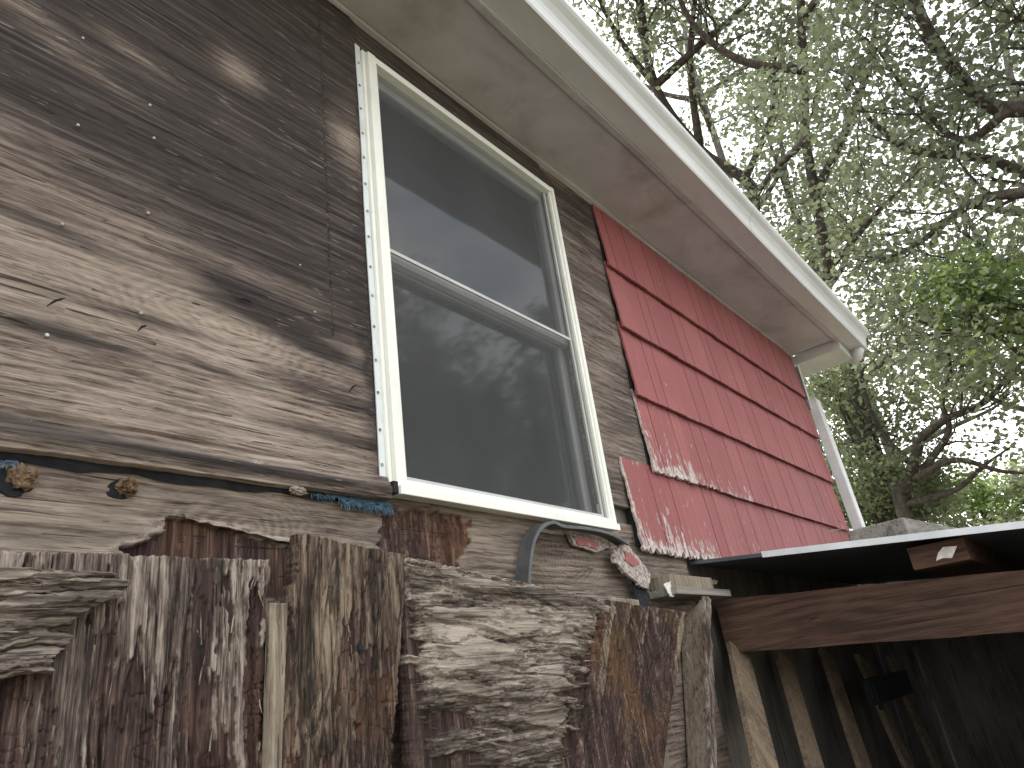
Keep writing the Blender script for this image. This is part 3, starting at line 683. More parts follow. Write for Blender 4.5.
# ================================================================ rotten boards in front of the lower wall
def board(name, x0, z0t, x1, z1t, y0, lean, kind, seed, mat, label, cat='board', th=.022, fine=.45, res=.0018, tilt=0.0, jag=.004, side=.004, ply_bias=0.0, group=None, top=None, base=0.03, lean1=None, relief=1.0):
    """weathered board standing on the ground: top edge (x0,z0t)-(x1,z1t) in the plane y0, leaning by dx/ds = lean"""
    lean1 = lean if lean1 is None else lean1
    wd = math.hypot(x1 - x0, z1t - z0t); us = np.linspace(0, 1, max(8, int(wd / res)))
    ss = np.concatenate([np.arange(0, fine, res), np.geomspace(fine, max(z0t, z1t) - base, 40)])
    U, S = np.meshgrid(us, ss); sgn = 1
    Xc = U * wd
    ztop = z0t + (z1t - z0t) * U
    jt = jag * (np.abs(fbm(Xc * 60, U * 0 + seed, seed, 4)) * 2.2 + fbm(Xc * 200, U * 0, seed + 3, 2) * .8)
    if top is not None: jt = jt + top(U)
    frac = np.clip(S / .15, 0, 1)
    Zc = ztop - S * (ztop - base) / (np.max(ss)) * 1.0
    Zc = ztop - S; Zc = np.maximum(Zc - jt * (1 - sst(0, .06, S)), base * .5)
    sj0 = side * (fbm(S * 26, S * 0, seed + 5, 4) * 1.4 + fbm(S * 90, S * 0, seed + 6, 3)); sj1 = side * (fbm(S * 26, S * 0, seed + 7, 4) * 1.4 + fbm(S * 90, S * 0, seed + 8, 3))
    e0 = sst(.12, 0, U); e1 = sst(.88, 1, U)
    Xg = x0 + (x1 - x0) * U + (lean * (1 - U) + lean1 * U) * S + sj0 * e0 + sj1 * e1
    keep = None
    if kind == 'v':                    # vertical grain: fibrous ridges, deep checks, core showing where the face is gone
        wv = .02 * fbm(Xc * 6, S * 4, seed + 11, 3)
        q = Xc + wv * .5
        fib = fbm(q * 130, S * 9, seed, 4, .65)
        chk = np.minimum(np.abs(pnoise(q * 26, S * 1.6, seed + 2)), .7 * np.abs(pnoise(q * 55, S * 3.5, seed + 60)) + .02); deep = sst(.09, .0, chk)
        facem = fbm(q * 15, S * 2.2, seed + 4, 5, .6) + .16 * fbm(q * 70, S * 16, seed + 9, 3) + .16 - ply_bias - .50 * sst(.02, .42, S)
        face = sst(-.012, .012, facem)
        face2 = sst(-.20, -.18, facem)
        hgt = .0024 * fib + .0045 * face + .0040 * face2 - .010 * deep * (.4 + .6 * (fbm(q * 9, S * 5, seed + 20, 2) > -.1))
        hgt = hgt + .008 * fbm(Xc * 7, S * 3, seed + 30, 3) - .004 * sst(.05, .0, np.abs(pnoise(q * 14, S * 34, seed + 50))) * (1 - face) * (fbm(q * 8, S * 6, seed + 51, 2) > .05)
        ply = 1 - face * (.82 + .18 * face2)
    elif kind == 'h':                  # plywood coming apart: horizontal-grain flakes over a vertical-grain core
        q = S + .012 * fbm(Xc * 5, S * 8, seed + 11, 3)
        n1 = fbm(Xc * 4.2, q * 30, seed, 4, .55); n2_ = .24 * fbm(Xc * 34, q * 110, seed + 1, 3)
        er = top_er(U, S, seed)
        L_ = n1 * 1.9 + n2_ + er
        h = 0.0; lv = np.zeros_like(U)
        for i, tt in enumerate((-.42, -.22, -.05, .12, .3, .5)):
            stp = sst(tt - .008, tt + .008, L_); h = h + .0034 * stp; lv = lv + stp
        fibh = fbm(Xc * 7, q * 180, seed + 7, 3); fibv = fbm(Xc * 95, S * 6, seed + 8, 4, .6)
        core = sst(-.40, -.44, L_)
        und = sst(.05, .01, np.abs(pnoise(Xc * 2.2, q * 24, seed + 14))) * (fbm(Xc * 6, q * 20, seed + 40, 2) > 0)
        hgt = h + (1 - core) * (.0009 * fibh - .005 * und) + core * (.003 * fibv) + .003 * fbm(Xc * 6, S * 8, seed + 15, 2)
        ply = np.clip(core + .75 * sst(2.2, .6, lv) * (1 - core) + .8 * und * (1 - core), 0, 1)
    hgt = hgt * relief
    Yg = y0 + tilt * S - hgt
    rimr = np.minimum(np.minimum(U * wd, (1 - U) * wd), S + .002); Yg = Yg + .004 * sst(.004, 0, rimr)
    P_ = np.stack([Xg, Yg, Zc], -1); B_ = P_.copy(); B_[..., 1] = y0 + tilt * S + th
    o = grid_mesh(name, P_, {'ply': ply}, mat, None, keep, B_, True)
    return tag(o, label, cat, group)
top_er = lambda U, S, seed: U * 0
def splinters(parent, mat, n, x0, x1, z0, z1, y, horiz, seed, ln=(.015, .06), plyv=0.0):
    """lifted slivers of wood that catch on the board's face"""
    rs = random.Random(seed); vs_, fs, pv = [], [], []
    for i in range(n):
        l_ = rs.uniform(*ln) * rs.uniform(.5, 1); w_ = rs.uniform(.0005, .0017); x, z = rs.uniform(x0, x1), rs.uniform(z0, z1)
        lift = rs.uniform(.003, .012); a = rs.gauss(0, .09) + (0 if horiz else math.pi / 2)
        d = Vector((math.cos(a), 0, math.sin(a))) * rs.choice((-1, 1)); nrm = Vector((-d.z, 0, d.x)); b = len(vs_)
        yy = y(x, z); p = Vector((x, yy + .002, z))
        for t, ww, yo in ((0, 1, 0), (.5, .8, -lift * .35), (1, .12, -lift)):
            c_ = p + d * l_ * t + Vector((0, yo, 0))
            vs_ += [c_ + nrm * w_ * ww, c_ + Vector((0, -.0014 * ww, 0)), c_ - nrm * w_ * ww, c_ + Vector((0, .0012, 0))]
        for s_ in range(2):
            for j in range(4):
                e, f_ = b + s_ * 4 + j, b + s_ * 4 + (j + 1) % 4; fs.append((e, f_, f_ + 4, e + 4))
        fs += [(b, b + 1, b + 2, b + 3)[::-1], (b + 8, b + 9, b + 10, b + 11)]
    o = pydata('splinters', vs_, fs, mat, parent); set_attr(o.data, 'ply', [plyv] * len(vs_)); o['kind'] = 'stuff'; return o
YB = -.095
def Zp(u, v, y): return wp(u, v, y).z
def Xp(u, v, y): return wp(u, v, y).x
# left board, grey split face over reddish core
p0, p1 = wp(118, 566, YB), wp(268, 560, YB)
b1 = board('rotten_board', -.22, p0.z - .004, p1.x, p1.z, YB, 0.0, 'v', 101, MAT['rot_vertical'],
    'wide grey split board with vertical grain at lower left, reddish core showing', jag=.003, lean1=-.0)
splinters(b1, MAT['rot_vertical'], 70, .25, p1.x, H - .15, p1.z - .02, lambda x, z: YB - .008, False, 1)
# peeled slab of grey plywood hanging in front of it
def er0(U, S, seed): return .75 - 1.5 * sst(.86, 1.02, U + .05 * fbm(S * 30, S * 0, 4, 3)) - 1.6 * sst(.10, .17, S + .035 * sst(.4, 1, U))
top_er = er0
q0, q1 = wp(0, 566, -.135), wp(122, 572, -.135)
def slab():
    y0 = -.128; x0, x1 = -.25, q1.x; res = .002
    us = np.linspace(0, 1, int((x1 - x0) / res)); ss = np.arange(0, .2, res)
    U, S = np.meshgrid(us, ss); Xc = U * (x1 - x0)
    zt_ = q0.z + (q1.z - q0.z) * (x0 + Xc - q0.x) / (q1.x - q0.x)
    wid = .165 - .05 * sst(.6, 1, U) + .010 * fbm(Xc * 12, U * 0, 3, 4)
    q = S + .02 * fbm(Xc * 3.5, S * 6, 5, 3)
    fib = fbm(Xc * 4, q * 70, 6, 4, .6); und = sst(.07, 0, np.abs(pnoise(Xc * 3, q * 26, 17)))
    lay = fbm(Xc * 5, q * 30, 8, 5, .6)
    hgt = .0022 * fib - .009 * und + .005 * sst(-.02, .02, lay) + .004 * sst(.25, .28, lay) + .012 * np.sin(np.clip(S / np.maximum(wid, .01), 0, 1) * math.pi)
    xe = x1 - .02 * np.abs(fbm(S * 55, S * 0, 9, 3)) - .055 * sst(.05, .12, S) + .012 * np.sin(S * 60)
    Xg = x0 + Xc * (xe - x0) / (x1 - x0)
    Zg = zt_ - S * wid / .2 + .004 * fbm(Xc * 25, U * 0, 12, 3)
    P_ = np.stack([Xg, y0 - hgt, Zg], -1); B_ = P_.copy(); B_[..., 1] = y0 + .022
    o = grid_mesh('peeled_slab', P_, {'ply': np.clip(.5 * und, 0, 1)}, MAT['rot_horizontal'], None, None, B_)
    return tag(o, 'thick grey slab of peeling plywood across the lower left board', 'slab')
sl = slab()
splinters(sl, MAT['rot_horizontal'], 40, .2, q1.x - .05, q0.z - .12, q0.z - .01, lambda x, z: -.14, True, 2)
# leaning brown board
a0, a1 = wp(298, 533, YB - .004), wp(404, 556, YB - .004); ab = wp(268, 768, YB - .004); ac = wp(392, 768, YB - .004)
b4 = board('rotten_board', a0.x, a0.z, a1.x, a1.z, YB - .004, (ab.x - a0.x) / (a0.z - ab.z), 'v', 205, MAT['rot_vertical_brown'],
    'brown leaning board with a knot, just left of the flaking plywood', ply_bias=-.12, jag=.002, lean1=(ac.x - a1.x) / (a1.z - ac.z))
splinters(b4, MAT['rot_vertical_brown'], 60, a0.x - .02, a1.x - .02, H - .15, a1.z - .04, lambda x, z: YB - .012, False, 3)
kp = wp(360, 648, YB - .014); lump('knot', kp, .006, .004, .009, MAT['felt_black'], b4, 11, 3, .4)
# narrow upright strip in the gap
c0, c1 = wp(273, 602, YB - .02), wp(289, 603, YB - .02)
b3 = board('wood_strip', c0.x, c0.z, c1.x, c1.z, YB - .018, -.03, 'v', 310, MAT['plank_pale'],
    'narrow pale upright strip wedged between two rotten boards', 'strip', th=.014, jag=.001, side=.001, ply_bias=-1.5, lean1=-.05, relief=.35)
# flaking plywood with horizontal grain
def er5(U, S, seed):
    return .45 - 1.7 * sst(.0, .42, S - .13 - .10 * sst(.1, .5, U) * sst(1, .6, U)) - 1.5 * sst(.70, .96, U + .9 * np.maximum(S - .07, 0) + .06 * fbm(S * 40, S * 0, 3, 3)) * sst(.035, .075, S) - 1.2 * sst(.10, .0, U) * sst(.04, .1, S)
top_er = er5
d0, d1 = wp(402, 558, YB - .008), wp(610, 602, YB - .008)
b5 = board('flaking_plywood', d0.x, d0.z, d1.x, d1.z, YB - .006, -.03, 'h', 402, MAT['rot_horizontal'],
    'grey flaking plywood with torn horizontal layers under the window', 'plywood', jag=.004, side=.006, res=.0017, lean1=-.02)
splinters(b5, MAT['rot_horizontal'], 110, d0.x + .02, d1.x - .06, H + .02, d1.z - .02, lambda x, z: YB - .020, True, 4, (.012, .07))
splinters(b5, MAT['rot_horizontal'], 60, d0.x + .0, d1.x - .05, H - .12, H + .06, lambda x, z: YB - .012, True, 41, (.012, .045), .4)
# dark upright board
e0, e1 = wp(602, 599, YB - .02), wp(683, 612, YB - .02); eb, ec = wp(578, 768, YB - .02), wp(664, 768, YB - .02)
b6 = board('rotten_board', e0.x, e0.z, e1.x, e1.z, YB - .02, (eb.x - e0.x) / (e0.z - eb.z), 'v', 507, MAT['rot_vertical_brown'],
    'dark red-brown upright board right of the flaking plywood', ply_bias=.3, jag=.0015, side=.006, lean1=(ec.x - e1.x) / (e1.z - ec.z))
splinters(b6, MAT['rot_vertical_brown'], 60, e0.x, e1.x - .02, H - .15, e1.z - .03, lambda x, z: YB - .026, False, 5)
# plank standing edge-on to the wall, its broad side facing the viewer
XPL = 2.0 * D
def edge_plank():
    f0 = xp(704, 596, XPL); y_out = f0.y; z_out = f0.z
    res = .0025; ys = np.arange(-.008, y_out - .0001, -res); zs_ = np.concatenate([np.arange(0, .45, res), np.geomspace(.45, z_out - .02, 30)])
    Yg, S = np.meshgrid(ys, zs_); zt_ = z_out - .065 * (Yg - y_out) / (-.008 - y_out)
    Zg = np.maximum(zt_ - S + .001 * fbm(Yg * 80, S * 0, 3), .02)
    hh = .0010 * fbm(Yg * 120, S * 6, 71, 3) + .0012 * fbm(Yg * 20, S * 5, 73, 3)
    Xg = XPL - hh - .10 * S * 0
    lean = -.075
    P_ = np.stack([Xg, Yg, Zg], -1); P_[..., 0] -= .36 * np.minimum(S, .6); P_[..., 1] += .05 * np.minimum(S, .5) * (Yg / y_out)
    B_ = P_.copy(); B_[..., 0] += .034
    o = grid_mesh('upright_plank', P_[:, ::-1], {'ply': np.zeros_like(S)}, MAT['plank_pale'], None, None, B_[:, ::-1])
    tag(o, 'pale upright plank standing edge-on beside the dark shed opening', 'plank')
    # weathered outer edge
    xs_ = np.arange(0, .0345, .0017); X2, S2 = np.meshgrid(xs_, zs_)
    fib = fbm(X2 * 130, S2 * 6, 81, 4, .6); fm = sst(-.05, .05, fbm(X2 * 50, S2 * 6, 83, 4))
    P2 = np.stack([XPL + X2 - .0005 + .004 * fbm(S2 * 40, X2 * 0, 2, 3) * (X2 > .033), y_out - .002 - .003 * fib - .004 * fm, np.maximum(z_out - S2 - .35 * np.maximum(X2 - .006, 0), .02)], -1)
    P2[..., 0] -= .36 * np.minimum(S2, .6); P2[..., 1] += .05 * np.minimum(S2, .5); B2 = P2.copy(); B2[..., 1] += .012
    e = grid_mesh('split_edge', P2, {'ply': .8 * (1 - fm)}, MAT['rot_vertical'], o, None, B2)
    return o
edge_plank()
# small stub behind the dark board
s0, s1 = wp(610, 601, -.05), wp(639, 604, -.05)
board('board_stub', s0.x, s0.z + .012, s1.x, s1.z + .012, -.05, 0, 'v', 603, MAT['plank_pale'], 'small grey stub of board behind the dark upright board', 'board', res=.003, fine=.15, jag=.003, ply_bias=-1, th=.018, relief=.4)

# ================================================================ odds and ends under the window
def ribbon(name, pts, wid, mat, label, cat, lip=.006, th=.0012):
    """bent metal strip: path of 3D points, width along y, with a rolled lip"""
    vs_, fs = [], []; n = len(pts); pr = [(0, 0), (0, -wid), (lip, -wid - .001), (lip, -wid + .006), (lip + th, -wid + .006), (lip + th, -wid - .0025), (-th, -wid - .0015), (-th, 0)]
    for i, p in enumerate(pts):
        t = (Vector(pts[min(i + 1, n - 1)]) - Vector(pts[max(i - 1, 0)])).normalized(); nr = Vector((t.z, 0, -t.x)).normalized()
        for a, b in pr: vs_.append(Vector(p) + nr * a + Vector((0, b, 0)))
    k_ = len(pr)
    for i in range(n - 1):
        for j in range(k_): fs.append((i * k_ + j, i * k_ + (j + 1) % k_, (i + 1) * k_ + (j + 1) % k_, (i + 1) * k_ + j))
    fs += [tuple(range(k_)), tuple(range((n - 1) * k_, n * k_))[::-1]]
    return tag(pydata(name, vs_, fs, mat), label, cat)
def smooth(pts, n):
    out = []; P_ = [Vector(p) for p in pts]; P_ = [P_[0] * 2 - P_[1]] + P_ + [P_[-1] * 2 - P_[-2]]
    for i in range(1, len(P_) - 2):
        for k_ in range(n):
            t = k_ / n; a, b, c_, d_ = P_[i - 1:i + 3]
            out.append(.5 * ((2 * b) + (c_ - a) * t + (2 * a - 5 * b + 4 * c_ - d_) * t * t + (3 * b - a - 3 * c_ + d_) * t ** 3))
    return out + [P_[-2]]
path = [wp(515, 592, -.012), wp(516, 570, -.014), wp(520, 546, -.018), wp(528, 531, -.022), wp(540, 525, -.026), wp(552, 529, -.026), wp(575, 531, -.024), wp(598, 536, -.022), wp(617, 546, -.02)]
ribbon('bent_flashing_strip', smooth(path, 8), .04, MAT['flashing_metal'], 'bent grey metal flashing strip curling down from the window sill', 'flashing')
def shard(name, poly, y, th, mats, label, cat, seed, red=None):
    """thin broken piece with a ragged outline and real thickness"""
    rs = random.Random(seed); out = []
    for i in range(len(poly)):
        (u0, v0), (u1, v1) = poly[i], poly[(i + 1) % len(poly)]
        for k_ in range(5): out.append((u0 + (u1 - u0) * k_ / 5 + rs.uniform(-1, 1), v0 + (v1 - v0) * k_ / 5 + rs.uniform(-1, 1)))
    yy = y if callable(y) else (lambda u, v: y)
    bm = bmesh.new(); fr_ = [bm.verts.new(wp(u, v, yy(u, v))) for u, v in out]
    bk_ = [bm.verts.new(v.co + Vector((.001, th, 0))) for v in fr_]; n = len(fr_)
    bm.faces.new(fr_); bm.faces.new(bk_[::-1])
    for i in range(n): bm.faces.new((fr_[i], bk_[i], bk_[(i + 1) % n], fr_[(i + 1) % n]))
    bmesh.ops.triangulate(bm, faces=bm.faces)
    bmesh.ops.subdivide_edges(bm, edges=bm.edges[:], cuts=3, use_grid_fill=True)
    from mathutils import noise as mn
    for v in bm.verts: v.co += Vector((.0015 * mn.noise(v.co * 190), -.004 * abs(mn.noise(v.co * 130)) - .002 * mn.noise(v.co * 330), .0015 * mn.noise(v.co * 170 + Vector((9, 3, 1)))))
    o = bm_obj(name, bm, mats[0]); tag(o, label, cat)
    if red:
        out2 = []
        for i in range(len(red)):
            (u0, v0), (u1, v1) = red[i], red[(i + 1) % len(red)]
            for k_ in range(3): out2.append((u0 + (u1 - u0) * k_ / 3 + rs.uniform(-.8, .8), v0 + (v1 - v0) * k_ / 3 + rs.uniform(-.8, .8)))
        bm = bmesh.new(); f1 = [bm.verts.new(wp(u, v, yy(u, v) - .0045)) for u, v in out2]; f2 = [bm.verts.new(v.co + Vector((0, .005, 0))) for v in f1]
        n = len(f1); bm.faces.new(f1)
        for i in range(n): bm.faces.new((f1[i], f2[i], f2[(i + 1) % n], f1[(i + 1) % n]))
        q = bm_obj('paint_patch', bm, MAT['red'], o); set_attr(q.data, 'wear', [.3] * len(q.data.vertices))
    return o
shard('broken_shingle', [(568, 531), (585, 535), (606, 540), (613, 547), (596, 552), (574, 545)], -.018, .009, [MAT['mortar_pale']], 'small red scrap of shingle caught under the window sill', 'shingle', 1, [(574, 536), (597, 541), (598, 549), (578, 544)])
shard('broken_shingle', [(613, 552), (620, 546), (628, 545), (640, 560), (650, 574), (648, 588), (640, 586), (634, 580), (622, 570), (615, 562)], lambda u, v: -.034 - (v - 545) * .0004, .010, [MAT['mortar_pale']], 'dangling pale chunk of shingle with a red patch, below the window corner', 'shingle', 2, [(625, 551), (631, 552), (640, 564), (633, 566), (626, 560)])
shard('felt_scrap', [(628, 572), (638, 584), (646, 583), (650, 610), (640, 613), (634, 590)], lambda u, v: -.022 - (v - 572) * .0008, .004, [MAT['felt_black']], 'black felt scrap hanging beneath the dangling shingle chunk', 'felt', 3)
# cut block and flat board against the wall beside the lean-to
bl0, bl1 = wp(651, 578, -.012), wp(694, 597, -.012)
box('wood_block', (bl0.x, -.075, bl1.z + .012), (bl1.x + .03, -.003, bl0.z), MAT['plank_pale'], None, .002)
tag(bpy.data.objects['wood_block'], 'short block of sawn wood beside the lean-to roof', 'block')
box('flat_board', (bl0.x - .02, -.10, bl1.z - .012), (bl1.x + .10, -.004, bl1.z + .010), MAT['timber_grey'], None, .002)
tag(bpy.data.objects['flat_board'], 'flat grey board under the sawn block', 'board')
shard('bark_flake', [(664, 583), (669, 582), (674, 590), (673, 596), (669, 595)], -.079, .003, [MAT['paper_white']], 'small pale flake stuck to the sawn block', 'flake', 5)
shard('wood_chip', [(690, 576), (694, 577), (705, 579), (717, 581), (716, 584), (691, 582)], -.045, .012, [MAT['mortar_pale']], 'pale broken chip lying where roof meets wall', 'chip', 6)
# frayed blue tarp along the bottom of the plywood sheet
vs_, fs = [], []; rs = random.Random(5)
for i in range(170):
    u = rs.choice([rs.uniform(310, 393), rs.uniform(340, 392), rs.uniform(368, 390)]); base = 449 + u * .1335 + (3 if u < 340 else 6)
    if i < 14: u = rs.uniform(2, 18); base = 461
    p = wp(u, base, -.015); a = rs.gauss(-1.57, .7); l_ = rs.uniform(.008, .026) * (1 if u > 335 else .6); w_ = rs.uniform(.0006, .0016)
    d_ = Vector((math.cos(a), rs.uniform(-.7, .1), math.sin(a))).normalized(); sd_ = Vector((-d_.z, 0, d_.x)).normalized() * w_; b = len(vs_)
    mid_ = p + d_ * l_ * .55 + Vector((rs.uniform(-.003, .003), 0, 0)); e_ = p + d_ * l_ + Vector((rs.uniform(-.006, .006), 0, -.002))
    vs_ += [p - sd_, p + sd_, mid_ + sd_, mid_ - sd_, e_]; fs += [(b, b + 1, b + 2, b + 3), (b + 3, b + 2, b + 4)]
fv, ff = vs_, fs; vs_, fs = [], []; b = 0
for i, u in enumerate(range(326, 394, 3)):
    p = wp(u, 449 + u * .1335 + 2, -.013); vs_ += [p + Vector((0, .006, .006)), p + Vector((0, rs.uniform(-.004, 0), -.005 - rs.uniform(0, .006) * (u > 340)))]
for i in range(22): fs.append((b + 2 * i, b + 2 * i + 2, b + 2 * i + 3, b + 2 * i + 1))
tp = tag(pydata('frayed_tarp_strip', vs_, fs, MAT['tarp_blue']), 'frayed blue tarp strip along the bottom of the plywood', 'tarp')
pydata('loose_fibres', fv, ff, MAT['tarp_blue'], tp)['kind'] = 'stuff'

# ================================================================ lean-to shed
shed = empty('lean_to_shed', (3.4, -1, 0))
tag(shed, 'dark lean-to shed with flat roof and reddish beam against the house', 'shed')
XR = 2.165 * D; ZR0 = H + .326 * D; SL = .108; YO = -2.3; XB = XC + .06
def rz(y): return ZR0 + SL * y
vs_ = [(XR, -.003, rz(0)), (XB, -.003, rz(0)), (XB, YO, rz(YO)), (XR, YO, rz(YO))]
vs_ += [(a, b, c_ + .012) for a, b, c_ in vs_]
pydata('roof_sheet', vs_, [(0, 1, 2, 3), (7, 6, 5, 4), (0, 4, 5, 1), (1, 5, 6, 2), (2, 6, 7, 3), (3, 7, 4, 0)], MAT['roof_metal_dark'], shed)
ye = xp(765, 566, XR - .004).y
def dwob(v): return (v[0], v[1], v[2] + rz(v[1]) - .0)
extrude_profile('drip_edge', [(XR - .006, -.003), (XR - .003, -.003), (XR - .003, .0145), (XR + .06, .0145), (XR + .06, .0165), (XR - .006, .0165)], 'y', ye, YO, MAT['drip_white'], shed, seg=8, wob=dwob)
XBm = 2.25 * D
bt0, bt1 = xp(870, 585, XBm), xp(1024, 570, XBm); bb0, bb1 = xp(870, 643, XBm), xp(1024, 632, XBm)
def beam(name, x, th, y0, y1, zt0, zt1, zb0, zb1, mat):
    st_ = (zt1 - zt0) / (bt1.y - bt0.y); sb_ = (zb1 - zb0) / (bb1.y - bb0.y)
    T = lambda y: zt0 + st_ * (y - bt0.y); B = lambda y: zb0 + sb_ * (y - bb0.y)
    bm = bmesh.new(); vs2 = []
    n = 24
    for i in range(n + 1):
        y = y0 + (y1 - y0) * i / n; wv = .0015 * math.sin(i * 1.7)
        vs2.append([bm.verts.new(c_) for c_ in ((x, y, B(y) + wv), (x, y, T(y) + wv), (x + th, y, T(y)), (x + th, y, B(y)))])
    for i in range(n):
        for j in range(4): bm.faces.new((vs2[i][j], vs2[i][(j + 1) % 4], vs2[i + 1][(j + 1) % 4], vs2[i + 1][j]))
    bm.faces.new(vs2[0]); bm.faces.new(vs2[-1][::-1])
    bmesh.ops.bevel(bm, geom=[e for e in bm.edges if abs((e.verts[0].co - e.verts[1].co).normalized().y) > .9 and e.calc_face_angle(0) > .5], offset=.003, segments=2, affect='EDGES')
    return bm_obj(name, bm, mat, shed), T, B
bmO, TB, BB = beam('rafter', XBm, .038, -.02, YO + .02, bt0.z, bt1.z, bb0.z, bb1.z, MAT['beam_wood'])
bmO['label'] = 'reddish sawn rafter carrying the lean-to roof'
kq = xp(815, 619, XBm); lump('knot', kq + Vector((.003, 0, 0)), .0045, .020, .012, MAT['endgrain_red'], bmO, 9, 3, .2)
# purlins running along the house, resting on the rafter
for (yy, wd, zt_) in ((xp(938, 552, XBm - .03).y, .15, 0), (-1.35, .09, 0), (-1.9, .09, 0)):
    z1 = min(rz(yy + wd / 2), rz(yy - wd / 2)) - .002; x0 = XBm - .045 if wd > .1 else XBm - .02
    o = box('purlin', (x0, yy - wd / 2, z1 - .064 if wd > .1 else max(TB(yy + wd / 2), TB(yy - wd / 2)) + .001), (XB - .1, yy + wd / 2, z1), MAT['beam_wood'], shed, .002)
    if wd > .1:
        pu = o
# torn paper label stapled on the purlin end
tl = [xp(u, v, XBm - .046) for u, v in ((936, 561), (938, 553), (943, 547), (957, 546), (955, 551), (952, 558), (943, 558))]
bm = bmesh.new(); f1 = [bm.verts.new(p + Vector((-.001, 0, 0))) for p in tl]; f2 = [bm.verts.new(p + Vector((.0006, 0, 0))) for p in tl]; bm.faces.new(f1); bm.faces.new(f2[::-1])
for i in range(7): bm.faces.new((f1[i], f2[i], f2[(i + 1) % 7], f1[(i + 1) % 7]))
bm_obj('torn_label', bm, MAT['paper_white'], pu)
# back and outer side boarding added to keep the inside dark, posts
for i in range(16):
    y0 = .012 - i * .145
    box('back_shade_plank', (XB - .09, y0 - .143, .02), (XB - .065 - .006 * (i % 2), y0, rz(y0 - .143) - .005), MAT['plank_grey'], shed)
for i in range(15):
    x0 = XBm + .25 + i * .15
    if x0 + .148 > XB - .1: break
    box('side_shade_plank', (x0, YO + .02 + .005 * (i % 2), .02), (x0 + .148, YO + .045, rz(YO) - .04), MAT['plank_grey'], shed)
for i in range(11):                  # unseen front boarding, low then full height, added to keep light out
    y0 = -.20 - i * .19
    box('front_shade_plank', (XBm + .04, y0 - .187, .02), (XBm + .062 - .004 * (i % 2), y0, BB(y0 - .187) - .004 if y0 < -1.05 else 1.12), MAT['plank_grey'], shed)
box('post', (XBm - .002, YO + .05, .0), (XBm + .088, YO + .14, BB(YO + .1) - .002), MAT['beam_wood'], shed, .003)
# planks leaning inside, against the house wall
lb = [((740, 650), (768, 768), 30, 'grey'), ((784, 655), (818, 768), 24, ''), ((828, 655), (868, 768), 26, ''), ((862, 656), (912, 768), 28, ''), ((893, 660), (940, 768), 24, '')]
labs = ['leaning grey plank nearest the upright plank inside the shed', 'second leaning plank inside the shed, counted from the upright plank',
        'third leaning plank inside the shed, darkest of the row', 'pale leaning plank inside the shed, ending below the dark bracket', 'last leaning plank of the row inside the shed, beside the thin batten']
for i, ((u0, v0), (u1, v1), wpx, _) in enumerate(lb):
    ytop, ybot = -.06, -.45
    pt = wp(u0, v0, ytop); pb = wp(u1, v1, ytop - .12)
    dr = (pb - pt).normalized(); Lp = pt.z / max(.2, -dr.z); wdt = wpx * .0036
    sx = Vector((1, 0, 0)); sx = (sx - dr * sx.dot(dr)).normalized(); nr = sx.cross(dr).normalized()
    if nr.y > 0: nr = -nr
    bm = bmesh.new(); th = .02; N_ = 10; ring = []
    top_j = [rnd.uniform(-.012, .012) for _ in range(3)]
    for j in range(N_ + 1):
        q = pt + dr * (Lp * j / N_ * .995)
        r_ = [q - sx * wdt / 2, q + sx * wdt / 2, q + sx * wdt / 2 - nr * th, q - sx * wdt / 2 - nr * th]
        if j == 0: r_[0] = r_[0] + dr * top_j[0]; r_[1] = r_[1] + dr * top_j[1]
        r_ = [c_ + nr * .003 * math.sin(j + i) for c_ in r_]
        ring.append([bm.verts.new((c_.x, min(c_.y, -.035), max(c_.z, .004))) for c_ in r_])
    for j in range(N_):
        for q in range(4): bm.faces.new((ring[j][q], ring[j][(q + 1) % 4], ring[j + 1][(q + 1) % 4], ring[j + 1][q]))
    bm.faces.new(ring[0]); bm.faces.new(ring[-1][::-1])
    o = bm_obj('leaning_plank', bm, MAT['shed_plank']); tag(o, labs[i], 'plank', 'planks leaning inside the shed')
# thin pale battens
for i, (a, b, y, lab) in enumerate([((912, 643), (945, 735), -.16, 'thin pale batten leaning at the right end of the plank row'), ((887, 645), (905, 685), -.12, 'short thin pale batten hanging behind the rafter, left of the longer batten')]):
    pt, pb = wp(*a, y), wp(*b, y - .08); dr = (pb - pt).normalized(); pe = pt + dr * ((pt.z - .01) / -dr.z if i == 0 else .25)
    vs_, fs = tube([pt - dr * .03, pt.lerp(pe, .5), pe], .006, 4); tag(pydata('thin_batten', vs_, fs, MAT['plank_pale']), lab, 'batten')
hb0, hb1 = wp(868, 682, -.2), wp(912, 690, -.2)
bm = bmesh.new(); add_box(bm, (hb0.x, -.205, hb1.z - .012), (hb1.x, -.175, hb0.z + .012), .004); add_box(bm, (hb0.x + .02, -.215, hb1.z - .03), (hb0.x + .06, -.2055, hb0.z), .003)
tag(bm_obj('dark_bracket', bm, MAT['felt_black']), 'dark metal bracket across the leaning planks', 'bracket')
# weathered timber on the roof
tx = 2.6 * D; tc_ = xp(903, 517, tx); zl = rz(tc_.y) + .013
rot = Matrix.Translation(tc_) @ Matrix.Rotation(math.radians(-7), 4, 'Z')
bm = bmesh.new(); add_box(bm, (0, 0, zl - tc_.z), (.75, .2, 0), .004, rot)
for v in bm.verts: v.co.z = max(v.co.z, rz(v.co.y) + .0125)
tag(bm_obj('roof_timber', bm, MAT['timber_grey']), 'grey weathered timber lying on the lean-to roof', 'timber')
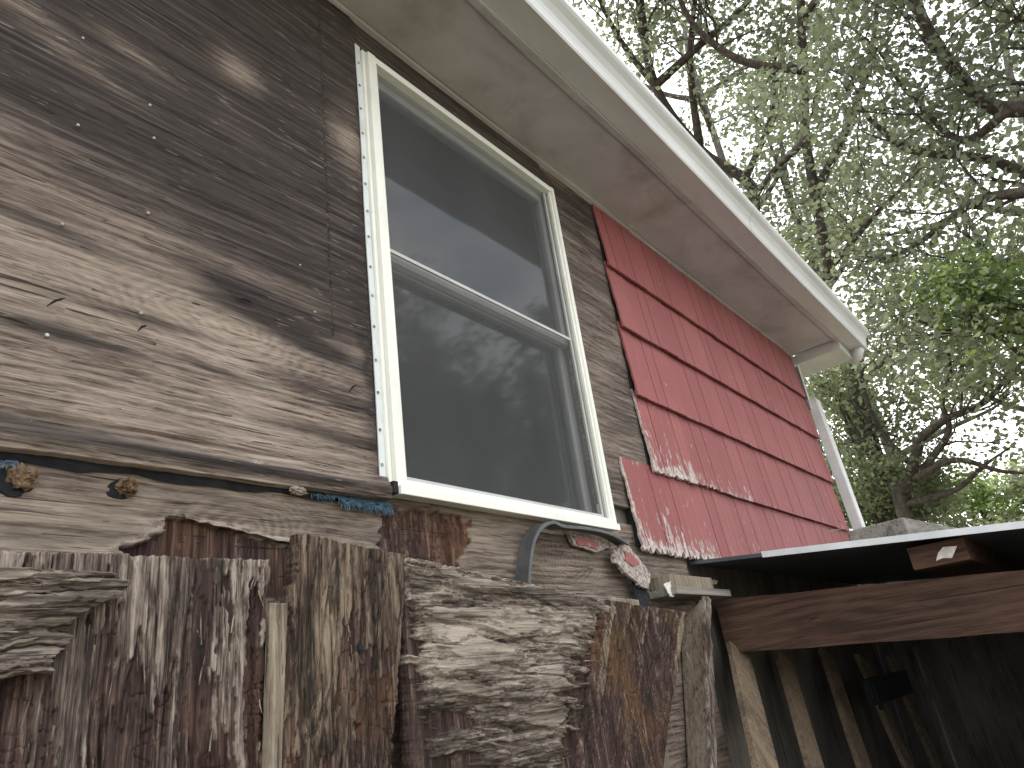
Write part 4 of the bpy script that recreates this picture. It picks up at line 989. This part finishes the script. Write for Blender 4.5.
# dry stems at the foot of the corner trim
for i, (a, b) in enumerate([((826, 532), (862, 538)), ((838, 520), (858, 541)), ((845, 545), (868, 528))]):
    p, q = wp(*a, -.07), wp(*b, -.08); mid_ = (p + q) / 2 + Vector((0, -.01, .03 - .02 * i))
    vs_, fs = tube(smooth([p, mid_, q], 6), .0022, 4)
    tag(pydata('dry_stem', vs_, fs, MAT['dry_stem']), ['lowest dry stem crossing the foot of the white corner trim', 'dry stem slanting down beside the white corner trim', 'dry stem slanting up in front of the white corner trim'][i], 'stem', 'dry stems by the corner trim')

# ================================================================ trees
def leaves_mesh(name, centres, n_per, rad, size, mat, parent, seed, flat=.75):
    rs = np.random.RandomState(seed); cs = np.repeat(np.array([tuple(c_) for c_ in centres]), n_per, 0); n = len(cs)
    d = rs.normal(size=(n, 3)); d /= np.linalg.norm(d, axis=1)[:, None]; r = rad * rs.rand(n) ** (1 / 2.2)
    pos = cs + d * r[:, None] * np.array([1, 1, flat])
    a = rs.normal(size=(n, 3)); a[:, 2] *= .55; a[:, 2] -= .25; a /= np.linalg.norm(a, axis=1)[:, None]
    b = np.cross(a, rs.normal(size=(n, 3))); b /= np.linalg.norm(b, axis=1)[:, None]; nn = np.cross(a, b)
    s_ = size * rs.uniform(.6, 1.25, n)[:, None]; wv = .36
    v0 = pos; v1 = pos + a * s_ * .45 + b * s_ * wv + nn * s_ * .10; v2 = pos + a * s_; v3 = pos + a * s_ * .45 - b * s_ * wv + nn * s_ * .10
    V_ = np.stack([v0, v1, v2, v3], 1).reshape(-1, 3); q = np.arange(n * 4).reshape(n, 4)
    f_ = np.concatenate([q[:, [0, 1, 2]], q[:, [0, 2, 3]]])
    me = bpy.data.meshes.new(name)
    me.vertices.add(len(V_)); me.vertices.foreach_set('co', V_.astype(np.float32).ravel())
    me.loops.add(len(f_) * 3); me.loops.foreach_set('vertex_index', f_.astype(np.int32).ravel())
    me.polygons.add(len(f_)); me.polygons.foreach_set('loop_start', np.arange(0, len(f_) * 3, 3, dtype=np.int32)); me.update(); me.validate()
    o = link(name, me, mat, parent); return o
def tree(name, limbs, label, mat_leaf, seed, n_per=26, rad=.42, size=.12, grow=(1.5, .9), bark='bark', child=5, levels=2, group='trees behind the house', up=.25, bare=()):
    """limbs: list of (points, r0, r1): trunk and main limbs. Boughs, twigs and leaf clumps grow from them."""
    rs = random.Random(seed); V_, F_ = [], []; cl = []
    def add(pts, rad_, sides=6):
        v, f = tube(pts, rad_, sides); o_ = len(V_); V_.extend(v); F_.extend([tuple(i + o_ for i in q) for q in f])
    def bough(p, d, ln, r, lev):
        n = 5; pts = [p]; dd = d.copy()
        for i in range(n):
            dd = (dd + Vector((rs.gauss(0, .22), rs.gauss(0, .22), rs.gauss(.05, .2)))).normalized(); pts.append(pts[-1] + dd * ln / n)
        add(pts, [r * (1 - .75 * i / n) for i in range(n + 1)], 5 if lev else 4)
        if lev == 0:
            cl.append(pts[-1]); cl.append(pts[3]); return
        for i in range(1, n + 1):
            for c_ in range(2 if i > 2 else 1):
                nd = (pts[i] - pts[i - 1]).normalized() + Vector((rs.gauss(0, .8), rs.gauss(0, .8), rs.gauss(.1, .6)))
                bough(pts[i], nd.normalized(), ln * rs.uniform(.45, .75), r * .5 * (1 - .1 * i), lev - 1)
    for li, (pts, r0, r1) in enumerate(limbs):
        sp = smooth(pts, 5) if len(pts) > 2 else [Vector(p) for p in pts]; n = len(sp)
        add(sp, [r0 + (r1 - r0) * i / (n - 1) for i in range(n)], 9)
        if li in bare: continue
        for c_ in range(child if li else max(2, child - 2)):
            t = rs.uniform(.35 if li else .6, 1); i = min(n - 1, int(t * (n - 1))); d = (sp[i] - sp[max(0, i - 1)]).normalized()
            nd = (d * .5 + Vector((rs.gauss(0, .8), rs.gauss(0, .8), rs.gauss(up, .5)))).normalized()
            bough(sp[i], nd, rs.uniform(*sorted(grow)), (r0 + (r1 - r0) * t) * .4, levels - 1)
        bough(sp[-1], (sp[-1] - sp[-2]).normalized(), grow[1], r1, levels - 1)
    base = limbs[0][0][0]
    root = empty(name, (base[0], base[1], 0)); tag(root, label, 'tree', group)
    pydata('trunk', V_, F_, MAT[bark], root, True)
    leaves_mesh('crown', cl, n_per, rad, size, MAT[mat_leaf], root, seed)
    return len(cl) * n_per
def down(p): return Vector((p.x, p.y, 0))
nl = 0
T = lambda dist, *pp: [dp(u, v, dist + (q[0] if q else 0)) for (u, v, *q) in pp]
# curved-trunk tree right of the house
t1 = T(11, (903, 512), (905, 490), (914, 462), (920, 438), (945, 420), (985, 402), (1006, 378))
nl += tree('curved_tree', [([down(t1[0]) + Vector((0, .1, 0))] + t1[:4], .095, .065), (t1[3:], .065, .025),
     (T(11, (908, 486), (932, 458), (949, 430), (942, 402), (950, 372)), .055, .025), (T(10.8, (916, 478), (955, 460), (1000, 471), (1040, 474)), .05, .015),
     (T(11, (906, 505), (955, 490), (985, 465), (1012, 446)), .05, .01), (T(11.2, (912, 465), (880, 430), (862, 380), (868, 330)), .045, .02), (T(11.3, (905, 480), (870, 450), (850, 420)), .05, .02)],
     'tree with a curved dark trunk beyond the corner of the house', 'leaf_light', 11, 15, .38, .083, (1.3, .8), child=5, levels=2, bare=(0, 3, 4))
# slim tall trunk rising behind the gutter
nl += tree('slender_tree', [([down(T(12.5, (830, 330))[0])] + T(12.5, (832, 320), (828, 270), (815, 195), (806, 140), (803, 70), (800, -20), (798, -120)), .10, .05),
     (T(12.5, (815, 195), (850, 120), (870, 60), (880, -20)), .07, .03), (T(12.5, (806, 140), (770, 175), (750, 210)), .06, .03), (T(12.3, (803, 70), (740, 60), (690, 20), (670, -40)), .07, .03), (T(12.7, (828, 270), (870, 220), (900, 190)), .06, .03), (T(12.5, (802, 20), (840, -40), (850, -110)), .06, .03)],
     'slender tree with twin stems seen over the middle of the gutter', 'leaf_oak', 22, 14, .48, .10, (1.7, 1.0), child=5)
# leaning oak at the left above the gutter
nl += tree('oak_tree', [([down(T(14, (760, 330))[0])] + T(14, (752, 330), (754, 210), (745, 180), (700, 150), (655, 86), (640, 0), (630, -100)), .13, .06),
     (T(14, (655, 86), (700, 45), (745, 5), (780, -50)), .08, .03), (T(14, (700, 150), (690, 60), (700, -40)), .08, .03), (T(14, (640, 0), (600, -30), (560, -90)), .07, .03), (T(14, (745, 180), (770, 120), (775, 60)), .07, .03), (T(14.5, (655, 86), (620, 40), (590, -20)), .07, .03)],
     'leaning oak tree above the upper end of the gutter', 'leaf_oak', 33, 13, .56, .112, (2.0, 1.1), child=5)
# big near oak on the right, boughs reaching across the top
nl += tree('oak_tree', [([Vector((8.3, -3.6, 0)), Vector((8.3, -3.5, 2.5))] + T(9.3, (1190, 330), (1150, 180), (1100, 90)), .26, .15),
     (T(8.8, (1100, 90), (1010, 110), (968, 86), (922, 18), (900, -60)), .09, .04), (T(8.6, (1150, 180), (1060, 190), (980, 200), (930, 235)), .08, .03), (T(8.8, (1190, 300), (1080, 290), (1010, 262), (950, 290)), .08, .03),
     (T(9, (1100, 90), (1060, 20), (1000, -50)), .09, .04), (T(9.2, (1060, 190), (990, 160), (910, 150), (870, 120)), .06, .025), (T(8.4, (1080, 290), (1010, 330), (960, 330)), .05, .02), (T(8.6, (1010, 110), (960, 140), (905, 90)), .05, .02)],
     'large near oak whose leafy boughs fill the top right corner', 'leaf_oak', 44, 14, .42, .080, (1.3, .8), child=5)
# bright young tree at the right edge
nl += tree('young_tree', [([down(T(8.2, (1075, 420))[0])] + T(8.2, (1070, 420), (1050, 360), (1020, 335)), .06, .025), (T(8.2, (1060, 390), (1015, 350), (985, 330)), .03, .012), (T(8.2, (1050, 360), (1030, 310), (1000, 300)), .03, .012)],
     'bright yellow-green young tree at the right edge', 'leaf_bright', 55, 14, .3, .068, (.7, .45), child=4)
# trees further back that close the gaps
far = [(16, (826, 350), 5.6, 'leaf_light', 'pale tree directly behind the white corner trim'), (19, (790, 200), 10.5, 'leaf_oak', 'tall tree behind the slender twin stems'),
       (20, (985, 250), 9.5, 'leaf_light', 'tall pale tree behind the near oak boughs'), (21, (690, 60), 14.5, 'leaf_oak', 'tallest oak far behind the roof'), (18, (1010, 90), 12.5, 'leaf_oak', 'dark tree far behind the top right boughs')]
for i, (dist, (u, v), hh, lm, lab) in enumerate(far):
    c_ = dp(u, v, dist); b0 = down(c_); rs = random.Random(90 + i); top_ = c_ + Vector((rs.uniform(-.5, .5), rs.uniform(-.5, .5), 1.5))
    pts = [b0, b0.lerp(c_, .4) + Vector((rs.uniform(-.3, .3), rs.uniform(-.3, .3), 0)), c_ - Vector((0, 0, .8)), top_]
    lims = [(pts, .13, .05)]
    for q in range(6):
        a = q * 1.05 + rs.uniform(-.3, .3); e = rs.uniform(1.6, 2.6); st_ = b0.lerp(c_, rs.uniform(.55, .95))
        lims.append(([st_, st_ + Vector((math.cos(a) * e * .5, math.sin(a) * e * .5, .5)), st_ + Vector((math.cos(a) * e, math.sin(a) * e, 1.3 + rs.uniform(-.6, .8)))], .08, .03))
    nl += tree('background_tree', lims, lab, lm, 200 + i, 8, .62, .145, (2.0, 1.1), bark='bark_grey', child=3)
for i, (dist, u, v) in enumerate([(11.9, 842, 410), (12.1, 868, 455), (12.3, 890, 500)]):
    c_ = dp(u, v, dist); b0 = down(c_); rs = random.Random(500 + i); lims = [([b0, b0.lerp(c_, .6), c_], .05, .02)]
    for q in range(5):
        a = q * 1.25; e = rs.uniform(.35, .7); st_ = b0.lerp(c_, rs.uniform(.5, .95))
        lims.append(([st_, st_ + Vector((math.cos(a) * e * .5, math.sin(a) * e * .5, .2)), st_ + Vector((math.cos(a) * e, math.sin(a) * e, .4))], .025, .01))
    nl += tree('understory_shrub', lims, ['tallest leafy shrub just right of the white corner trim', 'middle leafy shrub between corner trim and curved trunk', 'lowest leafy shrub left of the curved trunk'][i], 'leaf_light', 520 + i, 14, .32, .07, (.7, .4), child=3, group='shrubs beside the house corner')
# low far trees under the open sky
for i, (dist, u, v) in enumerate([(34, 930, 515), (36, 985, 512), (33, 1035, 508), (38, 880, 500)]):
    c_ = dp(u, v, dist); b0 = down(c_); rs = random.Random(300 + i); lims = [([b0, b0.lerp(c_, .6), c_], .2, .07)]
    for q in range(6):
        a = q * 1.05; e = rs.uniform(1.4, 2.4); st_ = b0.lerp(c_, rs.uniform(.3, .9))
        lims.append(([st_, st_ + Vector((math.cos(a) * e * .5, math.sin(a) * e * .5, .3)), st_ + Vector((math.cos(a) * e, math.sin(a) * e, .8))], .08, .03))
    nl += tree('distant_tree', lims, ['low distant tree below the bare branch', 'distant rounded tree under the open patch of sky', 'distant tree at the right edge above the shed roof', 'distant tree behind the roof timber'][i], 'leaf_bright' if i % 2 else 'leaf_light', 320 + i, 18, .6, .22, (1.6, 1.0), bark='bark_grey', child=3, group='distant trees')
# two oaks behind the viewer, mirrored in the window panes
for i, (x, y, hh) in enumerate([(10.5, -9.0, 7.2), (14.2, -8.6, 7.0), (6.6, -9.4, 6.6)]):
    b0 = Vector((x, y, 0)); c_ = Vector((x, y, hh)); rs = random.Random(400 + i); lims = [([b0, b0.lerp(c_, .5) + Vector((.2, 0, 0)), c_, c_ + Vector((0, 0, 1.5))], .2, .06)]
    for q in range(8):
        a = q * .8 + rs.uniform(-.3, .3); e = rs.uniform(1.5, 2.8); st_ = b0.lerp(c_, rs.uniform(.45, 1))
        lims.append(([st_, st_ + Vector((math.cos(a) * e * .5, math.sin(a) * e * .5, .4)), st_ + Vector((math.cos(a) * e, math.sin(a) * e, 1 + rs.uniform(-.8, .8)))], .07, .03))
    nl += tree('garden_oak', lims, ['oak mirrored in the lower window pane', 'oak mirrored near the right side of the window', 'oak mirrored near the left side of the window'][i], 'leaf_oak', 420 + i, 22, .5, .14, (1.7, 1.0), child=5, group='oaks mirrored in the window')
print('leaves', nl, 'tris', sum(len(p.vertices) - 2 for m_ in bpy.data.meshes for p in m_.polygons))
